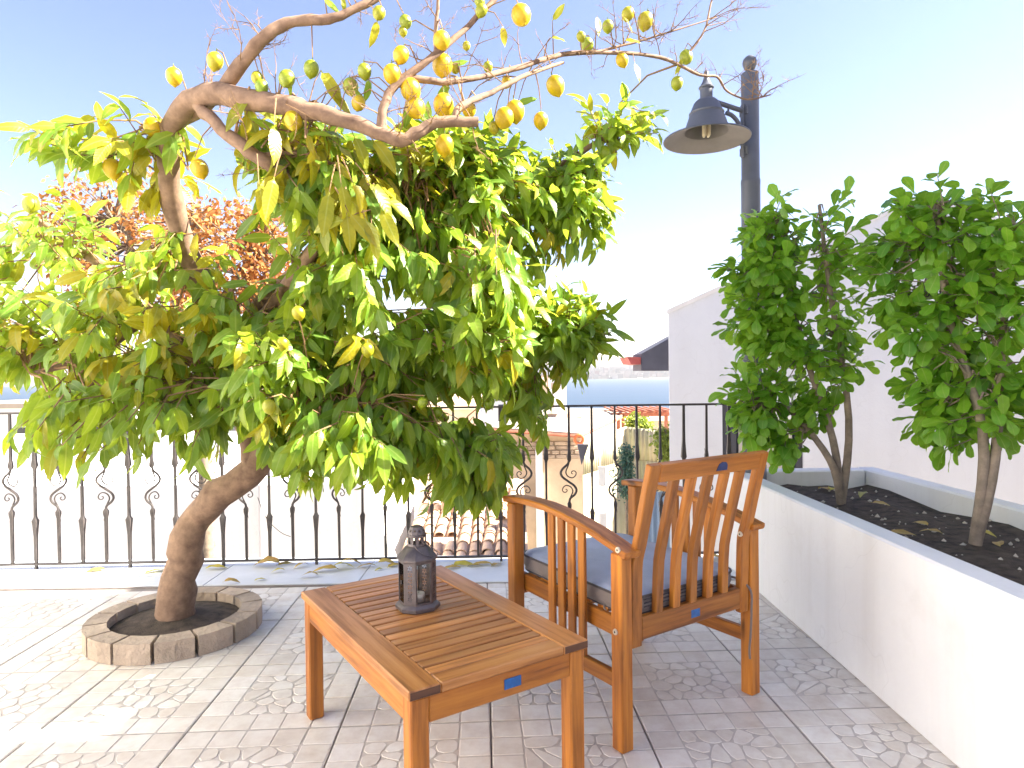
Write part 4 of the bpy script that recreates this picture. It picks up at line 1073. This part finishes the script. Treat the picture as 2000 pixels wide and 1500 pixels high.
for (px, py, Y, rx, ry, rd, ns_, droop, yel) in CR:
    c, R = ell(px, py, Y, rx, ry, rd)
    for _ in range(int(ns_ * 1.25)):
        dv = rand_dir(r); k = r.uniform(.35, 1.0) ** .5
        if dv.y > .2 and r.random() < .45: dv.y = -dv.y      # fuller on the side of the terrace
        tip = c + Vector((dv.x * R.x, dv.y * R.y, dv.z * R.z)) * k
        if tip.y > 3.85 and tip.z < .95 and abs(tip.y - 3.98) < .12: continue
        pp_ = topx(tip)
        if 490 < pp_[0] < 568 and 400 < pp_[1] < 630 and r.random() < .85: continue
        s0 = nearest(tip); ax = (tip - s0)
        if ax.length < .02: ax = rand_dir(r) * .1
        sd = (ax.normalized() * .6 + dv * .5 + rand_dir(r) * .35 + Vector((0, 0, .10 - droop * .28))).normalized()
        L = r.uniform(.13, .24); p = tip - sd * L
        mid = s0.lerp(p, .5) + Vector((0, 0, .04))
        if r.random() < .6 and (p - s0).length < .34: tw_.tube([q - base for q in (s0, mid, p)], [.005, .004, .0032], 5)
        tw_.tube([p - base, p + sd * L * .5 - base, tip - base], [.0032, .0024, .0015], 5)
        nl = r.randint(7, 10); yl = r.random() < yel
        for q in range(nl):
            f = .12 + .88 * q / (nl - 1); an = q * 2.4 + r.uniform(-.4, .4)
            o1 = sd.orthogonal().normalized(); o2 = sd.cross(o1); rad_ = o1 * math.cos(an) + o2 * math.sin(an)
            d = sd * (.45 + .5 * f) + rad_ * (1.0 - .45 * f) + Vector((0, 0, -droop * r.uniform(.5, 1.3)))
            size = r.uniform(.070, .142) * (1.06 if yl else 1)
            if Y > 2.9 and px > 1000: size *= .92
            upv = UPV * .8 + Vector((.25, -.35, 0)) + rand_dir(r) * .55
            leaves.append((p + sd * (L * f), d.normalized(), upv, r.uniform(-.5, .5), size, r.randrange(6), 1 if (yl and r.random() < .85) or r.random() < .03 else 0))
# a few big yellow leaves among the bare twigs, as in the photograph
for (px, py, Y, dx, dz, s, mi) in ((735, 52, 2.1, -.2, -1, .085, 1), (983, 60, 2.2, .1, -1, .07, 1), (1085, 32, 2.4, .5, .6, .075, 1), (1168, 40, 2.5, .1, -1, .08, 1), (1083, 73, 2.4, 1, .05, .065, 1),
        (1243, 130, 2.65, .3, -1, .09, 1), (1228, 78, 2.6, 1, .1, .075, 1), (1330, 122, 2.8, -.3, -1, .075, 1), (1222, 36, 2.6, .5, -.5, .08, 1), (638, 152, 2.12, .8, -1, .13, 1), (660, 190, 2.15, .7, -.9, .12, 1), (537, 262, 1.9, .15, -1, .12, 1),
        (560, 150, 2.1, .6, -.8, .08, 0), (690, 175, 2.12, .8, -.6, .075, 0), (720, 165, 2.12, 0, -1, .075, 0), (700, 280, 2.1, .5, -.8, .12, 1), (740, 285, 2.1, .7, -.7, .13, 1), (640, 3, 2.1, .6, -.5, .07, 0), (670, 0, 2.1, .3, -.8, .05, 1),
        (800, 205, 2.2, .0, -1, .1, 0), (640, 270, 2.2, -.2, -1, .1, 1), (575, 225, 2.15, .4, -.9, .11, 1), (895, 215, 2.5, -.5, -.6, .1, 0), (880, 130, 2.6, .8, .4, .1, 0), (1020, 200, 2.6, .5, .3, .1, 0),
        (640, 395, 2.0, -.1, -1, .14, 1), (672, 378, 2.0, .3, -1, .13, 1), (700, 372, 2.02, .7, -1, .14, 1), (735, 368, 2.05, .9, -.8, .14, 1), (655, 432, 2.0, -1, -.15, .12, 1), (680, 436, 2.0, .2, -1, .12, 1), (695, 430, 2.0, .8, -.9, .13, 1), (722, 445, 2.02, .5, -1, .14, 1), (752, 425, 2.05, .5, -1, .13, 1), (770, 395, 2.1, 1, -.45, .13, 1), (532, 365, 1.95, -.1, -1, .13, 1), (510, 380, 1.95, .2, -1, .12, 1)):
    p = at(px, py, Y); d = Vector((dx, r.uniform(-.3, .1), dz)).normalized(); p = p - d * s * .25
    s0 = nearest(p)
    if py > 255: s0 = p - d * .07 + Vector((0, .03, .03))
    tw_.tube([q - base for q in (s0, s0.lerp(p, .55) + Vector((0, 0, .02 if py < 255 else .006)), p)], [.0025, .002, .0012], 5)
    leaves.append((p, d, Vector((.45, -.8, .45)), r.uniform(-.4, .4), s * 1.05, r.choice([0, 1, 3]), mi))
# lemons
lm = MB(); prof = [(0, -.5), (.05, -.49), (.07, -.46), (.13, -.42), (.24, -.34), (.34, -.2), (.385, -.04), (.385, .1), (.34, .25), (.24, .37), (.12, .435), (.05, .45), (.02, .445)]
lm.lathe([(max(a, .001), z) for a, z in prof], 16); lm.lathe([(.001, .455), (.07, .452), (.06, .44)], 6, mi=1); lm.tube([(0, 0, .44), (.02, 0, .62)], [.03, .022], 5, 1)
lme = lm.mesh('lemon', [LEMON, CALYX], 60)
LEM = [(1018, 30, 2.25, 36, 1), (783, 108, 2.12, 30, 1), (862, 80, 2.15, 32, .95), (864, 128, 2.2, 36, 1), (765, 145, 2.11, 29, .9), (802, 176, 2.14, 38, 1), (866, 206, 2.2, 35, 1), (811, 211, 2.16, 36, 1), (868, 284, 2.2, 34, 1),
       (1006, 218, 2.4, 33, 1), (985, 231, 2.38, 34, 1), (1056, 236, 2.45, 28, .95), (1085, 168, 2.5, 34, .85), (700, 202, 2.12, 24, .8), (916, 214, 2.25, 26, .9), (990, 160, 2.38, 20, .9), (1215, 118, 2.62, 24, .9), (573, 236, 2.1, 34, .75),
       (608, 135, 2.12, 29, .1), (712, 140, 2.12, 24, .15), (740, 26, 2.1, 24, .3), (792, 43, 2.13, 24, .1), (787, 62, 2.13, 16, .3), (911, 90, 2.2, 14, .4), (953, 131, 2.3, 18, .25), (940, 21, 2.2, 21, .2), (937, 3, 2.2, 18, .15), (889, 135, 2.25, 16, .4),
       (1147, 88, 2.58, 24, .1), (1340, 112, 2.82, 25, .15), (1322, 163, 2.84, 21, .2), (1187, 52, 2.6, 20, .2), (1260, 42, 2.68, 30, .5), (1226, 28, 2.65, 24, .4), (685, 170, 2.14, 28, .15), (560, 154, 2.1, 28, .1), (511, 170, 2.1, 24, .0), (502, 152, 2.1, 20, .4),
       (583, 612, 2.1, 24, .5), (718, 684, 2.2, 22, .35), (526, 795, 2.0, 24, .3), (552, 672, 2.1, 22, .4), (825, 787, 2.3, 20, .05), (1135, 72, 2.5, 18, .3), (855, 806, 2.5, 18, .05), (965, 250, 2.4, 20, .5), (955, 790, 2.5, 18, .0), (1250, 236, 2.9, 18, .1), (1180, 300, 2.95, 26, .05),
       (300, 250, 2.3, 34, 1), (220, 330, 2.3, 34, .9), (390, 330, 2.2, 32, 1), (120, 260, 2.5, 30, .3), (420, 120, 2.15, 30, .5), (340, 150, 2.2, 28, .9), (60, 400, 2.5, 28, .2)]
for (px, py, Y, dpx, ripe) in LEM:
    c = at(px, py, Y); D = dpx * Y / FPX * 1.36          # width to length
    ax = (Vector((0, 0, 1)) + rand_dir(r) * .35).normalized()
    m4 = frame(c - base, ax.orthogonal(), ax) @ Matrix.Rotation(r.uniform(0, 6), 4, 'Z') @ Matrix.Scale(D * r.uniform(.95, 1.08), 4)
    o = link('lemon', lme, lt, m4); o.color = (1, 1, 1, ripe)
    top_ = c + ax * D * .55; s0 = nearest(top_); tw_.tube([q - base for q in (s0, s0.lerp(top_, .6) + Vector((0, 0, .025)), top_)], [.0028, .0022, .0018], 5)
o = tw_.build('twigs', TWIG, lt, 70); o['kind'] = 'stuff'
foliage(lt, leaves, lemon_v, [LEAF_G, LEAF_Y], 300)
# planting ring at the foot of the trunk
pr = tag(empty('planting_ring', (base.x, base.y, 0)), 'round stone kerb filled with soil at the foot of the lemon tree', 'planter')
for k in range(14):
    a0, a1 = 2 * math.pi * k / 14 + .02, 2 * math.pi * (k + 1) / 14 - .02
    b = MB(); q = [(.27, a0), (.36, a0), (.36, (a0 + a1) / 2), (.36, a1), (.27, a1), (.27, (a0 + a1) / 2)]
    b.loft([[(ra * math.cos(a), ra * math.sin(a), z) for ra, a in q] for z in (.0015, .085)]); b.build('kerb_stone', STONE, pr)
MB().lathe([(.268, .045), (.2, .06), (.1, .075), (.001, .08)], 24).build('soil', SOIL, pr, 60)

# ------------------------------------------------------------------ shrubs in the planter on the right
ob_v = [leaf_shape('obovate', c, f, s) for c, f, s in ((.4, .15, 11), (.8, .25, 12), (1.2, .2, 13), (.2, .05, 14))]
def shrub(pos, label, ells, stems, single):
    pos = Vector(pos); o = tag(empty('broadleaf_shrub', pos), label, 'shrub', 'shrubs in the planter')
    sk = []
    for st in stems:
        P = smooth_path([Vector(q) for q in st], 5); n = len(P)
        MB().tube([q - pos for q in P], [.022 - .014 * i / (n - 1) for i in range(n)], 8).build('stem', BARK2, o, 70); sk += P
    A_ = np.array([tuple(p) for p in sk]); tws = MB(); lv = []
    for (px, py, Y, rx, ry, rd, ns_) in ells:
        c, R = ell(px, py, Y, rx, ry, rd)
        for _ in range(ns_):
            dv = rand_dir(r); k = r.uniform(.3, 1) ** .5; tip = c + Vector((dv.x * R.x, dv.y * R.y, dv.z * R.z)) * k
            s0 = Vector(A_[int(((A_ - np.array(tip)) ** 2).sum(1).argmin())]); ax = (tip - s0).normalized()
            sd = (ax * .6 + dv * .5 + rand_dir(r) * .3 + Vector((0, 0, .12))).normalized(); L = r.uniform(.10, .18); p = tip - sd * L
            tws.tube([q - pos for q in (s0, s0.lerp(p, .5) + Vector((0, 0, .03)), p, tip)], [.005, .004, .003, .0015], 5)
            for q in range(9):
                f = .1 + .9 * q / 8; an = q * 2.4 + r.uniform(-.3, .3); o1 = sd.orthogonal().normalized(); o2 = sd.cross(o1)
                d = sd * (.4 + .6 * f) + (o1 * math.cos(an) + o2 * math.sin(an)) * (1 - .35 * f) + Vector((0, 0, -.12))
                lv.append((p + sd * (L * f), d.normalized(), UPV + rand_dir(r) * .5, r.uniform(-.4, .4), r.uniform(.07, .115), r.randrange(4), 0))
    t_ = tws.build('twigs', BARK2, o, 70); t_['kind'] = 'stuff'
    foliage(o, lv, ob_v, [LEAF_S], single)
s1 = at(1560, 900, 3.35); b1 = (1.62, 3.25, .48)
shrub(b1, 'bright green broad-leaved shrub beside the lamp post', [(1495, 560, 3.35, 80, 190, .25, 60), (1450, 620, 3.35, 40, 60, .15, 10), (1475, 780, 3.3, 52, 85, .22, 34), (1510, 860, 3.3, 50, 40, .2, 12), (1590, 600, 3.3, 110, 240, .3, 90), (1420, 540, 3.4, 30, 20, .1, 3)],
      [[b1, (1.58, 3.25, .8), at(1575, 700, 3.3), at(1540, 560, 3.32), at(1520, 420, 3.35)], [b1, (1.55, 3.22, .7), at(1540, 800, 3.3), at(1480, 790, 3.28)], [b1, (1.66, 3.25, .9), at(1620, 560, 3.3), at(1600, 400, 3.3)]], 160)
b2 = (1.72, 2.45, .48)
shrub(b2, 'taller bright green shrub at the right edge of the terrace planter', [(1830, 560, 2.7, 130, 230, .3, 90), (1960, 620, 2.6, 130, 260, .3, 80), (1870, 800, 2.6, 120, 80, .25, 30)],
      [[b2, (1.75, 2.45, .9), at(1850, 600, 2.65), at(1830, 400, 2.7)], [b2, (1.78, 2.43, .8), at(1960, 640, 2.55), at(1980, 440, 2.55)]], 160)

# ------------------------------------------------------------------ dry autumn tree, conifer and shrubs beyond the railing
av = [leaf_shape('simple', c, .2, s) for c, s in ((.8, 1), (1.5, 2), (.3, 3))]
def far_tree(name, label, cat, foot, ells, stems, mat, size, trunk_r, per=12):
    foot = Vector(foot); o = tag(empty(name, foot), label, cat); sk = []
    for i, st in enumerate(stems):
        P = smooth_path([Vector(q) for q in st], 4); n = len(P)
        MB().tube([q - foot for q in P], [trunk_r * (1 if i == 0 else .55) * (1 - .75 * j / (n - 1)) for j in range(n)], 8).build('trunk' if i == 0 else 'limb', BARK2, o, 70); sk += P
    A_ = np.array([tuple(p) for p in sk]); tws = MB(); lv = []
    for (px, py, Y, rx, ry, rd, ns_) in ells:
        c, R = ell(px, py, Y, rx, ry, rd)
        for _ in range(ns_):
            dv = rand_dir(r); tip = c + Vector((dv.x * R.x, dv.y * R.y, dv.z * R.z)) * r.uniform(.2, 1) ** .5
            s0 = Vector(A_[int(((A_ - np.array(tip)) ** 2).sum(1).argmin())]); tws.tube([q - foot for q in (s0, s0.lerp(tip, .5) + rand_dir(r) * .06, tip)], [trunk_r * .12, trunk_r * .08, .002], 4)
            for q in range(per):
                p = tip + rand_dir(r) * size * 2.2 * r.random(); lv.append((p, (rand_dir(r) + Vector((0, 0, -.3))).normalized(), UPV + rand_dir(r), r.uniform(-1, 1), size * r.uniform(.6, 1.2), r.randrange(3), 0))
    t_ = tws.build('twigs', BARK2, o, 70); t_['kind'] = 'stuff'
    foliage(o, lv, av, [mat], 0, 'crown')
f0 = at(395, 900, 6.6); f0.z = -3.3
far_tree('autumn_tree', 'tree with dry rust-brown leaves behind the lemon tree at left', 'tree', f0,
         [(430, 520, 6.6, 120, 130, .7, 260), (520, 480, 6.5, 45, 80, .3, 60), (250, 480, 6.8, 160, 170, .8, 260), (525, 590, 6.4, 40, 40, .25, 36)],
         [[f0, f0 + Vector((.05, 0, 2.5)), at(390, 700, 6.6), at(380, 560, 6.6), at(370, 420, 6.6)], [at(390, 660, 6.6), at(450, 560, 6.5), at(520, 470, 6.5)], [at(388, 640, 6.6), at(300, 540, 6.7), at(220, 430, 6.8)], [at(450, 600, 6.5), at(530, 600, 6.4)]], LEAF_A, .075, .10)
f1 = at(1222, 960, 9.4); f1.z = -3.5
far_tree('young_conifer', 'slim blue-green young conifer in front of the corrugated fence', 'tree', f1,
         [(1224, 885, 9.4, 5, 16, .08, 30), (1222, 915, 9.4, 10, 22, .12, 60), (1224, 950, 9.4, 14, 26, .15, 60)], [[f1, f1 + Vector((.02, 0, 1.2)), at(1223, 940, 9.4), at(1226, 878, 9.4)]], LEAF_C, .055, .03)
f2 = at(1240, 840, 18); f2.z = -4.5
far_tree('yellow_green_bush', 'yellow-green bush under the red-brown pergola', 'shrub', f2, [(1240, 826, 18, 13, 11, .3, 60), (1255, 834, 18, 10, 9, .3, 40)], [[f2, at(1242, 840, 18), at(1240, 824, 18)]], LEAF_V, .12, .05)
f3 = at(1299, 880, 9.5); f3.z = -3.5
far_tree('green_bush', 'dense green bush squeezed between the fence and the white gable', 'shrub', f3, [(1297, 858, 9.5, 9, 22, .2, 60), (1304, 880, 9.5, 9, 22, .2, 50)], [[f3, at(1300, 890, 9.5), at(1299, 850, 9.5)]], LEAF_V, .07, .03)

# ------------------------------------------------------------------ fallen leaves
FL = [(525, 1107, .13, 0, 'curled brown-yellow'), (556, 1103, .08, 1, ''), (590, 1108, .07, 2, ''), (606, 1128, .08, .2, ''), (640, 1116, .11, .3, ''), (668, 1112, .10, .4, ''), (682, 1104, .10, .2, 'arched bright yellow'), (718, 1108, .08, .7, ''), (752, 1104, .09, .1, ''), (770, 1106, .08, 2.2, ''),
      (508, 1134, .05, 1.2, ''), (884, 1110, .08, .6, ''), (902, 1104, .10, .15, ''), (926, 1106, .07, .5, ''), (944, 1103, .09, .1, ''), (968, 1104, .07, 2.8, ''), (545, 1118, .06, .9, ''), (741, 1113, .04, 2.0, ''), (420, 1112, .09, .4, ''), (360, 1108, .08, 1.4, ''), (300, 1118, .09, 2.4, ''), (190, 1115, .08, .7, ''), (450, 1140, .07, .5, ''), (1395, 1092, .10, .3, '')]
fm = []
for c, s in ((1.5, 1), (.5, 2), (.9, 5)):
    v, f = leaf_shape('lemon', c, .25, s); me = bpy.data.meshes.new('fallen_leaf'); uv_ = [c_ for ff in f for q in ff for c_ in (v[q][3], v[q][4] + .5)]; v = v[:, :3] @ np.array(((math.cos(c / 2), 0, math.sin(c / 2)), (0, 1.25, 0), (-math.sin(c / 2), 0, math.cos(c / 2)))); v = v - np.array([v[:, 0].mean(), 0, v[:, 2].min()])
    me.from_pydata(v.tolist(), [], f); me.uv_layers.new(name='UVMap').data.foreach_set('uv', uv_); me.materials.append(LEAF_F); me.polygons.foreach_set('use_smooth', [True] * len(f)); fm.append(me)
for px, py, s, a, ex in FL:
    p = atz(px, py, .008)
    if p.y > 3.95: p = p * (3.95 / p.y); p.z = .008
    o = link('fallen_leaf', fm[0] if ex.startswith('arch') else r.choice(fm), None, Matrix.Translation((p.x, p.y, .0075 if p.y > 3.6 else .002)) @ Matrix.Rotation(a * .35 + (math.pi if r.random() < .5 else 0), 4, 'Z') @ Matrix.Rotation(r.uniform(-.2, .2), 4, 'X') @ Matrix.Scale(s * 1.45, 4))
    tag(o, (ex + ' fallen leaf below the railing in the left half') if ex else 'dry fallen lemon leaf lying on the floor along the railing', 'leaf', 'fallen leaves along the railing')

b = MB(); rr_ = random.Random(12)
for _ in range(420):                     # crumbs of earth and grit on the planter soil
    x, y, q = 1.37 + .66 * rr_.random(), -1.2 + 5.0 * rr_.random(), .004 + .012 * rr_.random() ** 2
    z = .468 + .03 * noise.noise(Vector(((x - 1.353) / .694 * 6 * .7, (y + 1.4) / 5.2 * 24 * .5, 1)))
    b.add([(x + q * rr_.uniform(.6, 1.3) * a_, y + q * rr_.uniform(.6, 1.3) * c_, z + q * rr_.uniform(.5, 1) * e_ + q * .3) for a_, c_, e_ in ((1, 0, 0), (-1, 0, 0), (0, 1, 0), (0, -1, 0), (0, 0, 1), (0, 0, -1))],
          [(0, 2, 4), (2, 1, 4), (1, 3, 4), (3, 0, 4), (2, 0, 5), (1, 2, 5), (3, 1, 5), (0, 3, 5)])
b.v = [(x - 1.25, y - 1.0, z) for x, y, z in b.v]
o = b.build('soil_crumbs', EARTH, pl); o['kind'] = 'stuff'
for k in range(16):
    x, y = 1.40 + .6 * rr_.random(), .6 + 3.1 * rr_.random()
    o = link('fallen_leaf', rr_.choice(fm), None, Matrix.Translation((x, y, .486)) @ Matrix.Rotation(rr_.uniform(0, 6), 4, 'Z') @ Matrix.Rotation(rr_.uniform(-.3, .3), 4, 'X') @ Matrix.Scale(rr_.uniform(.07, .11), 4))
    tag(o, 'dry fallen leaf lying on the dark soil of the white planter', 'leaf', 'fallen leaves in the planter')

# ------------------------------------------------------------------ haze over the bay
t = NT('sea_haze'); pv = t.n('VolumePrincipled'); pv.inputs['Color'].default_value = (.93, .95, 1, 1); pv.inputs['Density'].default_value = .00009; pv.inputs['Anisotropy'].default_value = .3
t.l(pv.outputs[0], t.out.inputs['Volume'])
tag(MB().box(-9500, 9500, -80, 7400, -60, 130).build('haze', t.mat), 'thin pale haze over the bay and the far city', 'haze', kind='stuff')
